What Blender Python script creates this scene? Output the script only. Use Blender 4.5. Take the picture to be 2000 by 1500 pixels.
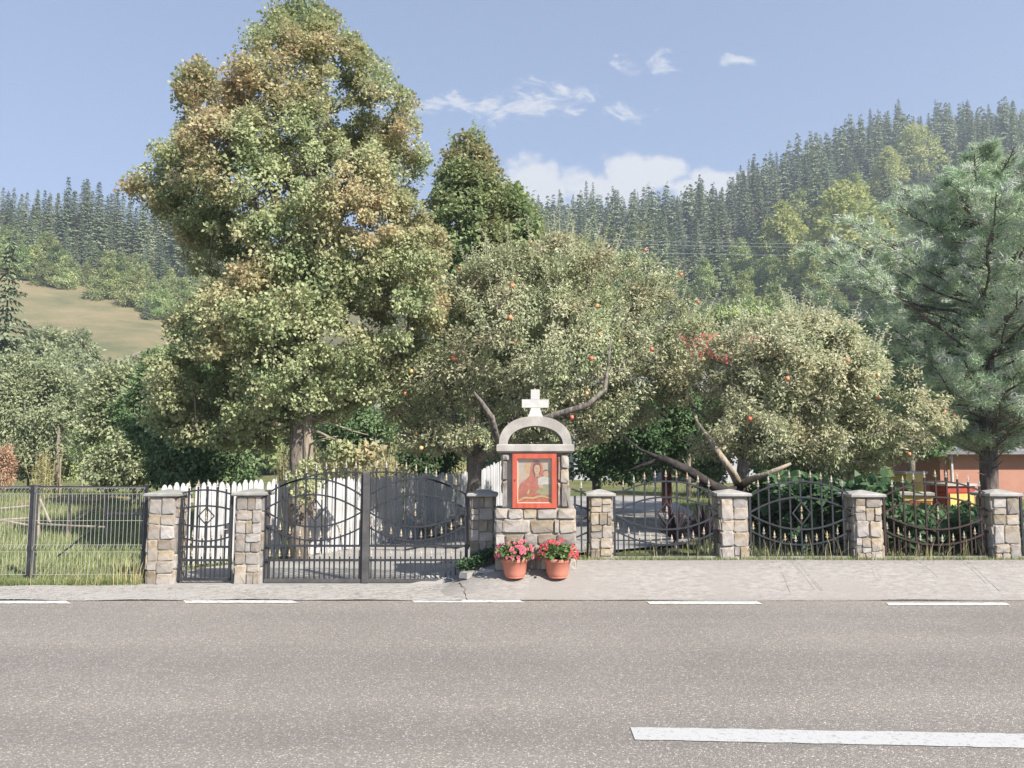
import bpy, math, random
import numpy as np
from mathutils import Vector, noise
R=math.radians
random.seed(7); rng=np.random.default_rng(7)
S=bpy.context.scene
for o in list(bpy.data.objects): bpy.data.objects.remove(o)
COL=S.collection
# ------------------------------------------------------------------ camera
F=1500.0; H=1.65; TH=math.atan(0.09); cs,sn=math.cos(TH),math.sin(TH)
cam=bpy.data.cameras.new('camera'); cam.sensor_width=36; cam.lens=27.0; cam.clip_end=3000; cam.clip_start=0.1
co=bpy.data.objects.new('camera',cam); COL.objects.link(co); co.location=(0,0,H); co.rotation_euler=(R(90)+TH,0,0); S.camera=co
def P(px,py,Y):                      # photo direction at distance Y -> world point
    a=(px-1000)/F; b=(750-py)/F; dy=cs-sn*b; t=Y/dy
    return Vector((a*t,Y,H+(sn+cs*b)*t))
def G(px,py,z=0.0):                  # photo direction meeting height z
    a=(px-1000)/F; b=(750-py)/F; dz=sn+cs*b; t=(z-H)/dz
    return Vector((a*t,(cs-sn*b)*t,z))
def el(py): b=(750-py)/F; return (sn+cs*b)/(cs-sn*b)
# ------------------------------------------------------------------ light
SUN_EL,SUN_AZ=R(40),R(43)            # azimuth: to the right of straight behind the camera
sd=Vector((math.sin(SUN_AZ)*math.cos(SUN_EL),-math.cos(SUN_AZ)*math.cos(SUN_EL),math.sin(SUN_EL)))
sl=bpy.data.lights.new('sun','SUN'); sl.energy=3.05; sl.angle=R(0.7); sl.color=(1.0,0.94,0.86)
so=bpy.data.objects.new('sun',sl); COL.objects.link(so); so.rotation_euler=sd.to_track_quat('Z','Y').to_euler(); so.location=(20,-20,30)
S.view_settings.view_transform='Standard'; S.view_settings.look='None'; S.view_settings.gamma=1.0; S.view_settings.exposure=1.75
W=bpy.data.worlds.new('World'); S.world=W; W.use_nodes=True
def world():
    nt=W.node_tree; nd=nt.nodes; lk=nt.links; nd.clear()
    out=nd.new('ShaderNodeOutputWorld'); bg=nd.new('ShaderNodeBackground'); bg.inputs[1].default_value=0.106
    sky=nd.new('ShaderNodeTexSky'); sky.sky_type='NISHITA'; sky.sun_disc=False
    sky.sun_elevation=SUN_EL; sky.sun_rotation=math.atan2(sd.x,sd.y); sky.altitude=700; sky.air_density=1.0; sky.dust_density=0.4; sky.ozone_density=2.0
    hs=nd.new('ShaderNodeHueSaturation'); hs.inputs['Saturation'].default_value=0.78; hs.inputs['Value'].default_value=1.0
    lk.new(sky.outputs[0],hs.inputs['Color'])
    tc=nd.new('ShaderNodeTexCoord'); sep=nd.new('ShaderNodeSeparateXYZ'); lk.new(tc.outputs['Generated'],sep.inputs[0])
    def mth(op,a,b=None,c=None):
        m=nd.new('ShaderNodeMath'); m.operation=op
        for i,v in enumerate((a,b,c)):
            if v is None: continue
            if isinstance(v,(int,float)): m.inputs[i].default_value=v
            else: lk.new(v,m.inputs[i])
        return m.outputs[0]
    ysafe=mth('MAXIMUM',sep.outputs['Y'],0.05)
    u=mth('DIVIDE',sep.outputs['X'],ysafe); v=mth('DIVIDE',sep.outputs['Z'],ysafe)
    cb=nd.new('ShaderNodeCombineXYZ'); lk.new(u,cb.inputs[0]); lk.new(v,cb.inputs[1])
    def nz(scale,det,dist,sx=1,sy=1,rot=0):
        mp=nd.new('ShaderNodeMapping'); mp.inputs['Scale'].default_value=(sx,sy,1); mp.inputs['Rotation'].default_value=(0,0,rot); lk.new(cb.outputs[0],mp.inputs[0])
        n=nd.new('ShaderNodeTexNoise'); n.inputs['Scale'].default_value=scale; n.inputs['Detail'].default_value=det; n.inputs['Distortion'].default_value=dist; n.inputs['Roughness'].default_value=0.6
        lk.new(mp.outputs[0],n.inputs['Vector']); return n.outputs['Fac']
    wn=nd.new('ShaderNodeTexNoise'); wn.inputs['Scale'].default_value=14; wn.inputs['Detail'].default_value=5; lk.new(cb.outputs[0],wn.inputs['Vector']); wsp=nd.new('ShaderNodeSeparateColor'); lk.new(wn.outputs['Color'],wsp.inputs[0])
    uw=mth('MULTIPLY_ADD',mth('SUBTRACT',wsp.outputs[0],0.5),0.10,u); vw=mth('MULTIPLY_ADD',mth('SUBTRACT',wsp.outputs[1],0.5),0.07,v)
    def blob(px,py,rx,ry,warp=True):
        uu=(px-1000)/F/ (cs-sn*(750-py)/F); vv=el(py)
        a=mth('DIVIDE',mth('SUBTRACT',uw,uu),rx/F); b=mth('DIVIDE',mth('SUBTRACT',vw,vv),ry/F)
        d=mth('SQRT',mth('ADD',mth('MULTIPLY',a,a),mth('MULTIPLY',b,b)))
        return mth('SUBTRACT',1.0,d)
    def mx(l):
        r=l[0]
        for q in l[1:]: r=mth('MAXIMUM',r,q)
        return r
    cum=mx([blob(1250,350,95,62),blob(1380,368,75,48),blob(1160,372,70,45),blob(1015,362,95,55),blob(1450,352,30,18)])
    n1=nz(16,7,0.3)
    c1=mth('MULTIPLY_ADD',mth('SUBTRACT',n1,0.44),2.4,cum); 
    sm=nd.new('ShaderNodeMapRange'); sm.interpolation_type='SMOOTHSTEP'; sm.inputs['From Min'].default_value=0.0; sm.inputs['From Max'].default_value=0.55; lk.new(c1,sm.inputs['Value'])
    wis=mx([blob(900,205,115,30),blob(1045,205,90,58),blob(975,210,100,36),blob(1105,180,90,26),blob(1225,125,60,26),blob(1305,112,32,32),blob(1452,125,60,20),blob(1235,215,70,24)])
    n2=nz(20,10,1.6,1,2.2,0.3)
    c2=mth('MULTIPLY_ADD',mth('SUBTRACT',n2,0.50),6.5,mth('MULTIPLY',wis,1.6))
    sm2=nd.new('ShaderNodeMapRange'); sm2.interpolation_type='SMOOTHSTEP'; sm2.inputs['From Min'].default_value=0.1; sm2.inputs['From Max'].default_value=2.0; lk.new(c2,sm2.inputs['Value'])
    wm=mth('MULTIPLY',sm2.outputs[0],mth('GREATER_THAN',wis,0.0)); 
    wm=mth('MULTIPLY',wm,mth('MINIMUM',mth('MULTIPLY',mth('MAXIMUM',wis,0.0),3.0),0.75))
    cov=mth('MAXIMUM',mth('MULTIPLY',sm.outputs[0],0.9),wm)
    cov=mth('MULTIPLY',cov,mth('GREATER_THAN',sep.outputs['Y'],0.1))
    mixn=nd.new('ShaderNodeMixRGB'); lk.new(cov,mixn.inputs[0]); gm=nd.new('ShaderNodeGamma'); gm.inputs[1].default_value=0.55; lk.new(hs.outputs[0],gm.inputs[0]); ml=nd.new('ShaderNodeMixRGB'); ml.blend_type='MULTIPLY'; ml.inputs[0].default_value=1; ml.inputs[2].default_value=(0.70,0.80,1.0,1); lk.new(gm.outputs[0],ml.inputs[1])
    lk.new(ml.outputs[0],mixn.inputs[1]); mixn.inputs[2].default_value=(2.45,2.47,2.52,1)
    lk.new(mixn.outputs[0],bg.inputs[0]); lk.new(bg.outputs[0],out.inputs[0])
world()
# ------------------------------------------------------------------ materials
KH=0.92
def mat(name,c1,c2=None,scale=5.0,rough=0.85,bump=0.0,bscale=None,c3=None,s3=1.0,spec=0.3,metal=0.0,rand=0.0,stretch=(1,1,1),lo=0.35,hi=0.65,det=6):
    c1=tuple(v*KH for v in c1); c2=tuple(v*KH for v in c2) if c2 else None; c3=tuple(v*KH for v in c3) if c3 else None
    m=bpy.data.materials.new(name); m.use_nodes=True; nt=m.node_tree; nd=nt.nodes; lk=nt.links
    b=nd['Principled BSDF']; b.inputs['Roughness'].default_value=rough; b.inputs['Specular IOR Level'].default_value=spec; b.inputs['Metallic'].default_value=metal
    tc=nd.new('ShaderNodeTexCoord'); mp=nd.new('ShaderNodeMapping'); mp.inputs['Scale'].default_value=stretch; lk.new(tc.outputs['Object'],mp.inputs[0])
    n=nd.new('ShaderNodeTexNoise'); n.inputs['Scale'].default_value=scale; n.inputs['Detail'].default_value=det; n.inputs['Roughness'].default_value=0.65; lk.new(mp.outputs[0],n.inputs['Vector'])
    rp=nd.new('ShaderNodeValToRGB'); rp.color_ramp.elements[0].position=lo; rp.color_ramp.elements[1].position=hi
    rp.color_ramp.elements[0].color=(*c1,1); rp.color_ramp.elements[1].color=(*(c2 or c1),1); lk.new(n.outputs['Fac'],rp.inputs[0]); c=rp.outputs[0]
    if c3:
        n3=nd.new('ShaderNodeTexNoise'); n3.inputs['Scale'].default_value=s3; n3.inputs['Detail'].default_value=4; lk.new(tc.outputs['Object'],n3.inputs['Vector'])
        r3=nd.new('ShaderNodeValToRGB'); r3.color_ramp.elements[0].position=0.45; r3.color_ramp.elements[1].position=0.62; lk.new(n3.outputs['Fac'],r3.inputs[0])
        mx=nd.new('ShaderNodeMixRGB'); lk.new(r3.outputs[0],mx.inputs[0]); lk.new(c,mx.inputs[1]); mx.inputs[2].default_value=(*c3,1); c=mx.outputs[0]
    if rand:
        oi=nd.new('ShaderNodeObjectInfo'); hs=nd.new('ShaderNodeHueSaturation'); mr=nd.new('ShaderNodeMapRange'); mr.inputs['To Min'].default_value=1-rand; mr.inputs['To Max'].default_value=1+rand
        lk.new(oi.outputs['Random'],mr.inputs['Value']); lk.new(mr.outputs[0],hs.inputs['Value']); 
        ml=nd.new('ShaderNodeMath'); ml.operation='FRACT'; m2=nd.new('ShaderNodeMath'); m2.operation='MULTIPLY'; m2.inputs[1].default_value=7.31; lk.new(oi.outputs['Random'],m2.inputs[0]); lk.new(m2.outputs[0],ml.inputs[0])
        mr2=nd.new('ShaderNodeMapRange'); mr2.inputs['To Min'].default_value=0.488; mr2.inputs['To Max'].default_value=0.504; lk.new(ml.outputs[0],mr2.inputs['Value']); lk.new(mr2.outputs[0],hs.inputs['Hue'])
        m3=nd.new('ShaderNodeMapRange'); m3.inputs['To Min'].default_value=0.35; m3.inputs['To Max'].default_value=1.05; lk.new(ml.outputs[0],m3.inputs['Value']); lk.new(m3.outputs[0],hs.inputs['Saturation'])
        lk.new(c,hs.inputs['Color']); c=hs.outputs[0]
    lk.new(c,b.inputs['Base Color'])
    if bump:
        bn=nd.new('ShaderNodeTexNoise'); bn.inputs['Scale'].default_value=bscale or scale*2; bn.inputs['Detail'].default_value=8; lk.new(mp.outputs[0],bn.inputs['Vector'])
        bp=nd.new('ShaderNodeBump'); bp.inputs['Strength'].default_value=1.0; bp.inputs['Distance'].default_value=bump; lk.new(bn.outputs['Fac'],bp.inputs['Height']); lk.new(bp.outputs[0],b.inputs['Normal'])
    return m
def leafmat(name,cols,trans=0.35,vary=None,vs=0.6,rand=0.0,rough=0.55,spec=0.25,gain=None):
    gk=2.6 if gain is None else gain
    gk*=1.1; trans=min(0.42,trans*1.25)
    def soft(c,k):
        l=0.3*c[0]+0.6*c[1]+0.1*c[2]; c=[v*0.86+l*0.14 for v in c]; return (min(.6,c[0]*k*1.02),min(.6,c[1]*k),min(.6,c[2]*k*1.02))
    cols=[soft(c,gk) for c in cols]; vary=soft(vary,gk*0.85) if vary else None
    """cols: colours along the per-leaf tint 0..1; vary: colour mixed in by a large noise (autumn patches)"""
    m=bpy.data.materials.new(name); m.use_nodes=True; nt=m.node_tree; nd=nt.nodes; lk=nt.links
    b=nd['Principled BSDF']; b.inputs['Roughness'].default_value=rough; b.inputs['Specular IOR Level'].default_value=spec*0.6
    at=nd.new('ShaderNodeAttribute'); at.attribute_name='tint'
    rp=nd.new('ShaderNodeValToRGB'); e=rp.color_ramp.elements
    e[0].color=(*cols[0],1); e[1].color=(*cols[-1],1)
    for i,c in enumerate(cols[1:-1]): q=e.new((i+1)/(len(cols)-1)); q.color=(*c,1)
    lk.new(at.outputs['Fac'],rp.inputs[0]); c=rp.outputs[0]
    if vary:
        tc=nd.new('ShaderNodeTexCoord'); n=nd.new('ShaderNodeTexNoise'); n.inputs['Scale'].default_value=vs; n.inputs['Detail'].default_value=3; lk.new(tc.outputs['Object'],n.inputs['Vector'])
        r3=nd.new('ShaderNodeValToRGB'); r3.color_ramp.elements[0].position=0.42; r3.color_ramp.elements[1].position=0.66; lk.new(n.outputs['Fac'],r3.inputs[0])
        mu=nd.new('ShaderNodeMath'); mu.operation='MULTIPLY'; a2=nd.new('ShaderNodeAttribute'); a2.attribute_name='outer'; lk.new(r3.outputs[0],mu.inputs[0]); lk.new(a2.outputs['Fac'],mu.inputs[1])
        mx=nd.new('ShaderNodeMixRGB'); lk.new(mu.outputs[0],mx.inputs[0]); lk.new(c,mx.inputs[1]); mx.inputs[2].default_value=(*vary,1); c=mx.outputs[0]
    if rand:
        oi=nd.new('ShaderNodeObjectInfo'); hs=nd.new('ShaderNodeHueSaturation'); mr=nd.new('ShaderNodeMapRange'); mr.inputs['To Min'].default_value=1-rand; mr.inputs['To Max'].default_value=1+rand
        lk.new(oi.outputs['Random'],mr.inputs['Value']); lk.new(mr.outputs[0],hs.inputs['Value']); lk.new(c,hs.inputs['Color'])
        ml=nd.new('ShaderNodeMath'); ml.operation='FRACT'; m2=nd.new('ShaderNodeMath'); m2.operation='MULTIPLY'; m2.inputs[1].default_value=5.7; lk.new(oi.outputs['Random'],m2.inputs[0]); lk.new(m2.outputs[0],ml.inputs[0])
        mr2=nd.new('ShaderNodeMapRange'); mr2.inputs['To Min'].default_value=0.47; mr2.inputs['To Max'].default_value=0.52; lk.new(ml.outputs[0],mr2.inputs['Value']); lk.new(mr2.outputs[0],hs.inputs['Hue'])
        c=hs.outputs[0]
    lk.new(c,b.inputs['Base Color'])
    if trans:
        t=nd.new('ShaderNodeBsdfTranslucent'); lk.new(c,t.inputs[0]); ms=nd.new('ShaderNodeMixShader'); ms.inputs[0].default_value=trans
        lk.new(b.outputs[0],ms.inputs[1]); lk.new(t.outputs[0],ms.inputs[2]); lk.new(ms.outputs[0],nd['Material Output'].inputs[0])
    return m
# ------------------------------------------------------------------ mesh helpers
OFF={}
class MB:
    def __init__(s): s.v=[]; s.f=[]
    def add(s,vs,fs):
        b=len(s.v); s.v+= [tuple(v) for v in vs]; s.f+=[tuple(b+i for i in f) for f in fs]; return s
    def box(s,c,d,rz=0,top=1.0):
        x,y,z=d[0]/2,d[1]/2,d[2]/2; vs=[]
        for k,q in ((-1,1),(1,top)):
            for i,j in ((-1,-1),(1,-1),(1,1),(-1,1)):
                X,Y=i*x*q,j*y*q; vs.append((c[0]+X*math.cos(rz)-Y*math.sin(rz),c[1]+X*math.sin(rz)+Y*math.cos(rz),c[2]+k*z))
        return s.add(vs,[(3,2,1,0),(4,5,6,7),(0,1,5,4),(1,2,6,5),(2,3,7,6),(3,0,4,7)])
    def tube(s,pts,rad,n=6,cap=True):
        pts=[Vector(p) for p in pts]; k=len(pts)
        if isinstance(rad,(int,float)): rad=[rad]*k
        b=len(s.v); up=Vector((0.13,0.21,1)).normalized()
        for i,p in enumerate(pts):
            d=(pts[min(i+1,k-1)]-pts[max(i-1,0)]).normalized()
            a=d.cross(up); 
            if a.length<0.15: a=d.cross(Vector((1,0.2,0)))
            a.normalize(); c=d.cross(a)
            for j in range(n):
                t=2*math.pi*j/n; s.v.append(tuple(p+(a*math.cos(t)+c*math.sin(t))*rad[i]))
        for i in range(k-1):
            for j in range(n): s.f.append((b+i*n+j,b+i*n+(j+1)%n,b+(i+1)*n+(j+1)%n,b+(i+1)*n+j))
        if cap: s.f.append(tuple(b+j for j in range(n))[::-1]); s.f.append(tuple(b+(k-1)*n+j for j in range(n)))
        return s
    def lathe(s,c,prof,n=20):
        b=len(s.v)
        for r,z in prof:
            for j in range(n): t=2*math.pi*j/n; s.v.append((c[0]+r*math.cos(t),c[1]+r*math.sin(t),c[2]+z))
        for i in range(len(prof)-1):
            for j in range(n): s.f.append((b+i*n+j,b+i*n+(j+1)%n,b+(i+1)*n+(j+1)%n,b+(i+1)*n+j))
        s.f.append(tuple(b+j for j in range(n))[::-1]); s.f.append(tuple(b+(len(prof)-1)*n+j for j in range(n))); return s
    def prism(s,outline,y0,y1,holes=None):      # XZ outline extruded in Y (convex or simple polygon)
        n=len(outline); vs=[(x,y0,z) for x,z in outline]+[(x,y1,z) for x,z in outline]
        fs=[tuple(range(n)),tuple(range(2*n-1,n-1,-1))]+[(i,i+n,(i+1)%n+n,(i+1)%n) for i in range(n)]
        return s.add(vs,fs)
def link(o,parent=None):
    COL.objects.link(o)
    if parent: o.parent=parent; OFF[o]=OFF.get(parent,Vector((0,0,0)))
    return o
def obj(name,mb,m,parent=None,smooth=False):
    off=OFF.get(parent,Vector((0,0,0))) if parent else Vector((0,0,0))
    me=bpy.data.meshes.new(name); me.from_pydata([(v[0]-off.x,v[1]-off.y,v[2]-off.z) for v in mb.v],[],mb.f)
    me.materials.append(m)
    if smooth: me.polygons.foreach_set('use_smooth',[True]*len(me.polygons))
    me.update(); o=bpy.data.objects.new(name,me); return link(o,parent)
def tag(o,label=None,cat=None,group=None,kind=None):
    for k,v in (('label',label),('category',cat),('group',group),('kind',kind)):
        if v: o[k]=v
    return o
def thing(name,loc,label,cat,group=None):
    o=bpy.data.objects.new(name,None); o.empty_display_size=0.2; o.location=loc; COL.objects.link(o); OFF[o]=Vector(loc)
    return tag(o,label,cat,group)
def inst(name,me,parent,loc,scale=(1,1,1),rot=(0,0,0)):   # shared-mesh child at a world location
    o=bpy.data.objects.new(name,me); COL.objects.link(o); o.parent=parent; o.location=Vector(loc)-OFF.get(parent,Vector((0,0,0))); o.scale=scale; o.rotation_euler=rot; OFF[o]=OFF.get(parent,Vector((0,0,0))); return o
def fastmesh(name,V,Q,m,tint=None,outer=None,quad=True):
    me=bpy.data.meshes.new(name); nv=len(V); k=Q.shape[1]; nf=len(Q)
    me.vertices.add(nv); me.vertices.foreach_set('co',np.ascontiguousarray(V,dtype=np.float32).ravel())
    me.loops.add(nf*k); me.loops.foreach_set('vertex_index',np.ascontiguousarray(Q,dtype=np.int32).ravel())
    me.polygons.add(nf); me.polygons.foreach_set('loop_start',np.arange(0,nf*k,k,dtype=np.int32)); me.polygons.foreach_set('loop_total',np.full(nf,k,dtype=np.int32))
    if tint is not None: a=me.attributes.new('tint','FLOAT','POINT'); a.data.foreach_set('value',np.asarray(tint,dtype=np.float32))
    if outer is not None: a=me.attributes.new('outer','FLOAT','POINT'); a.data.foreach_set('value',np.asarray(outer,dtype=np.float32))
    me.materials.append(m); me.update(calc_edges=True); return me
def norm(a): return a/np.maximum(np.linalg.norm(a,axis=-1,keepdims=True),1e-6)
def leaves(Pn,D,N,L,Wd,droop=0.15):
    """bent kite leaves: returns verts (4n,3) and quads"""
    n=len(Pn); D=norm(D); Sd=norm(np.cross(D,N)); N2=norm(np.cross(Sd,D)); L=np.broadcast_to(L,(n,))[:,None]; Wd=np.broadcast_to(Wd,(n,))[:,None]
    v0=Pn; v1=Pn+D*L*0.42+Sd*Wd*0.5+N2*L*0.10; v3=Pn+D*L*0.42-Sd*Wd*0.5+N2*L*0.10; v2=Pn+D*L-N2*L*droop
    V=np.stack([v0,v1,v2,v3],1).reshape(-1,3); Q=np.arange(4*n).reshape(n,4); return V,Q
# ------------------------------------------------------------------ terrain
def sst(x): x=np.clip(x,0,1); return x*x*(3-2*x)
RP=np.array([-400,0,280,600,1040,1420,1600,1750,2000,2600]); RU=(RP-1000)/F
RT=np.array([el(y) for y in (440,455,470,500,458,408,326,276,248,240)])
RY=np.array([190,190,190,230,300,300,300,300,300,300.]); R0=np.array([62,62,62,70,75,75,75,75,75,75.])
def gh(X,Y):
    X=np.asarray(X,float); Y=np.asarray(Y,float)
    g=0.31*sst((X+0.95)/0.95)*sst((Y-8.75)/0.95)
    u=X/np.maximum(Y,30); T=np.interp(u,RU,RT); yr=np.interp(u,RU,RY); y0=np.interp(u,RU,R0)
    t=(Y-y0)/(yr-y0); hz=T*yr*np.where(t<1,np.clip(t,0,1)**1.08,np.clip(1-(t-1)*0.55,0.2,1))
    w=np.sin(X*0.05+1.3)*np.cos(Y*0.043)*2.2+np.sin(X*0.13)*np.sin(Y*0.11)*0.7
    hz=hz+w*sst((Y-y0)/60)
    return g*(1-sst((Y-40)/30))+hz
def ghf(x,y): return float(gh(x,y))
def axis(lst):
    out=[]
    for a,b,s in lst: out+=list(np.arange(a,b,s))
    return np.array(out)
def sheet(name,xs,ys,zf,m,kind='structure'):
    X,Y=np.meshgrid(xs,ys); Z=zf(X,Y); V=np.stack([X,Y,Z],-1).reshape(-1,3); nx=len(xs); ny=len(ys)
    i=(np.arange(ny-1)[:,None]*nx+np.arange(nx-1)[None,:]).ravel(); Q=np.stack([i,i+1,i+nx+1,i+nx],1)
    me=fastmesh(name,V,Q,m); me.polygons.foreach_set('use_smooth',np.ones(len(Q),dtype=bool)); o=bpy.data.objects.new(name,me); COL.objects.link(o); o['kind']=kind; return o
M={}
M['grass_ground']=mat('grass_ground',(0.075,0.105,0.030),(0.17,0.18,0.065),1.3,0.95,0.03,40,c3=(0.20,0.17,0.08),s3=0.35)
M['meadow']=mat('meadow_slope',(0.20,0.19,0.075),(0.34,0.27,0.12),0.05,0.95,0.1,2,c3=(0.15,0.17,0.06),s3=0.12,det=12)
def asphalt():
    m=mat('asphalt',(0.215,0.198,0.181),(0.25,0.231,0.211),0.45,0.9,0.0); nt=m.node_tree; nd=nt.nodes; lk=nt.links; b=nd['Principled BSDF']
    base=b.inputs['Base Color'].links[0].from_socket; tc=nd.new('ShaderNodeTexCoord')
    vo=nd.new('ShaderNodeTexVoronoi'); vo.inputs['Scale'].default_value=120; lk.new(tc.outputs['Object'],vo.inputs['Vector'])
    sp=nd.new('ShaderNodeSeparateColor'); lk.new(vo.outputs['Color'],sp.inputs[0])
    r=nd.new('ShaderNodeValToRGB'); r.color_ramp.interpolation='CONSTANT'; e=r.color_ramp.elements; e[0].color=(0.80,0.80,0.80,1); e[1].position=0.4; e[1].color=(0.96,0.95,0.93,1)
    for p_,c_ in ((0.72,1.18),(0.9,1.6),(0.97,2.3)): q=e.new(p_); q.color=(c_,c_*0.98,c_*0.95,1)
    lk.new(sp.outputs[0],r.inputs[0]); mu=nd.new('ShaderNodeMixRGB'); mu.blend_type='MULTIPLY'; mu.inputs[0].default_value=1; lk.new(base,mu.inputs[1]); lk.new(r.outputs[0],mu.inputs[2])
    # long wheel-track bands along the road
    mp=nd.new('ShaderNodeMapping'); mp.inputs['Scale'].default_value=(0.03,0.9,1); lk.new(tc.outputs['Object'],mp.inputs[0]); n=nd.new('ShaderNodeTexNoise'); n.inputs['Scale'].default_value=1.0; n.inputs['Detail'].default_value=5; lk.new(mp.outputs[0],n.inputs['Vector'])
    r2=nd.new('ShaderNodeValToRGB'); r2.color_ramp.elements[0].position=0.35; r2.color_ramp.elements[0].color=(0.86,0.86,0.87,1); r2.color_ramp.elements[1].position=0.68; r2.color_ramp.elements[1].color=(1.08,1.07,1.05,1); lk.new(n.outputs['Fac'],r2.inputs[0])
    m2=nd.new('ShaderNodeMixRGB'); m2.blend_type='MULTIPLY'; m2.inputs[0].default_value=1; lk.new(mu.outputs[0],m2.inputs[1]); lk.new(r2.outputs[0],m2.inputs[2]); lk.new(m2.outputs[0],b.inputs['Base Color'])
    bp=nd.new('ShaderNodeBump'); bp.inputs['Distance'].default_value=0.004; bp.inputs['Strength'].default_value=0.8; lk.new(vo.outputs['Distance'],bp.inputs['Height']); bp.invert=True; lk.new(bp.outputs[0],b.inputs['Normal'])
    return m
M['asphalt']=asphalt()
M['concrete_rough']=mat('rough_pale_concrete',(0.20,0.186,0.168),(0.38,0.358,0.33),16,0.95,0.04,14,stretch=(0.7,1.2,1),c3=(0.37,0.35,0.325),s3=1.6,lo=0.34,hi=0.52)
M['concrete_apron']=mat('apron_concrete',(0.235,0.217,0.20),(0.335,0.312,0.287),14,0.95,0.008,40,c3=(0.27,0.25,0.228),s3=0.9,stretch=(0.7,2,1))
M['courtyard']=mat('courtyard_concrete',(0.26,0.25,0.24),(0.36,0.35,0.33),1.2,0.9,0.004,40)
M['paint']=mat('white_road_paint',(0.27,0.265,0.26),(0.44,0.44,0.435),30,0.8,0.002,90,lo=0.30,hi=0.47)
M['paint_worn']=mat('worn_edge_paint',(0.30,0.28,0.26),(0.56,0.55,0.52),14,0.85,0.002,90,lo=0.33,hi=0.5)
M['stone']=mat('field_stone',(0.205,0.155,0.10),(0.43,0.345,0.235),7,0.9,0.02,9,rand=0.3,c3=(0.29,0.262,0.23),s3=2.5,det=9)
M['mortar']=mat('grey_mortar',(0.27,0.25,0.215),(0.36,0.335,0.295),9,0.95,0.006,30)
M['cap']=mat('concrete_cap',(0.27,0.26,0.245),(0.40,0.385,0.36),4,0.9,0.004,30,c3=(0.24,0.24,0.22),s3=3)
M['shrine_plaster']=mat('shrine_plaster',(0.34,0.32,0.29),(0.45,0.425,0.39),5,0.9,0.004,40,c3=(0.31,0.29,0.265),s3=4)
M['white_paint']=mat('white_cross_paint',(0.44,0.435,0.41),(0.54,0.53,0.51),9,0.7,0.002,30)
M['iron']=mat('black_wrought_iron',(0.018,0.020,0.026),(0.042,0.043,0.048),8,0.42,0.001,60,spec=0.5)
M['iron_rust']=mat('rusty_brown_iron',(0.028,0.018,0.015),(0.055,0.032,0.026),8,0.5,0.001,60,spec=0.4)
M['iron_grey']=mat('grey_painted_iron',(0.055,0.052,0.052),(0.10,0.098,0.095),6,0.6,0.001,60,spec=0.4)
M['gold']=mat('faded_gold_paint',(0.36,0.27,0.15),(0.55,0.46,0.32),20,0.5,0.0,spec=0.4,rand=0.2)
M['wire']=mat('galvanised_wire',(0.33,0.34,0.30),(0.45,0.45,0.41),9,0.5,spec=0.5)
M['picket']=mat('weathered_white_board',(0.40,0.40,0.405),(0.60,0.60,0.605),3,0.85,0.003,20,stretch=(7,7,0.6),rand=0.12,c3=(0.34,0.325,0.30),s3=1.6)
M['wood_grey']=mat('grey_old_wood',(0.22,0.18,0.14),(0.40,0.35,0.29),4,0.9,0.004,20,stretch=(4,4,0.6))
M['bark']=mat('grey_brown_bark',(0.09,0.075,0.06),(0.27,0.23,0.19),9,0.95,0.03,14,stretch=(2,2,0.5))
M['bark_apple']=mat('apple_bark',(0.075,0.065,0.055),(0.24,0.21,0.18),9,0.95,0.03,12,stretch=(2,2,0.7))
M['bark_pale']=mat('pale_bark',(0.22,0.18,0.13),(0.38,0.32,0.25),7,0.95,0.02,14,stretch=(2,2,0.5))
M['bark_pine']=mat('pine_bark',(0.07,0.062,0.058),(0.20,0.17,0.15),9,0.95,0.03,12,stretch=(2,2,0.6),c3=(0.13,0.10,0.085),s3=1)
M['red_frame']=mat('red_painted_wood',(0.37,0.07,0.038),(0.50,0.105,0.065),5,0.5,0.001,30,stretch=(4,4,0.8),spec=0.4)
M['terracotta']=mat('terracotta_plastic',(0.50,0.18,0.12),(0.58,0.225,0.155),3,0.55,spec=0.4)
M['soil']=mat('dark_soil',(0.05,0.035,0.025),(0.09,0.065,0.05),20,1.0,0.01,40)
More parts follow.
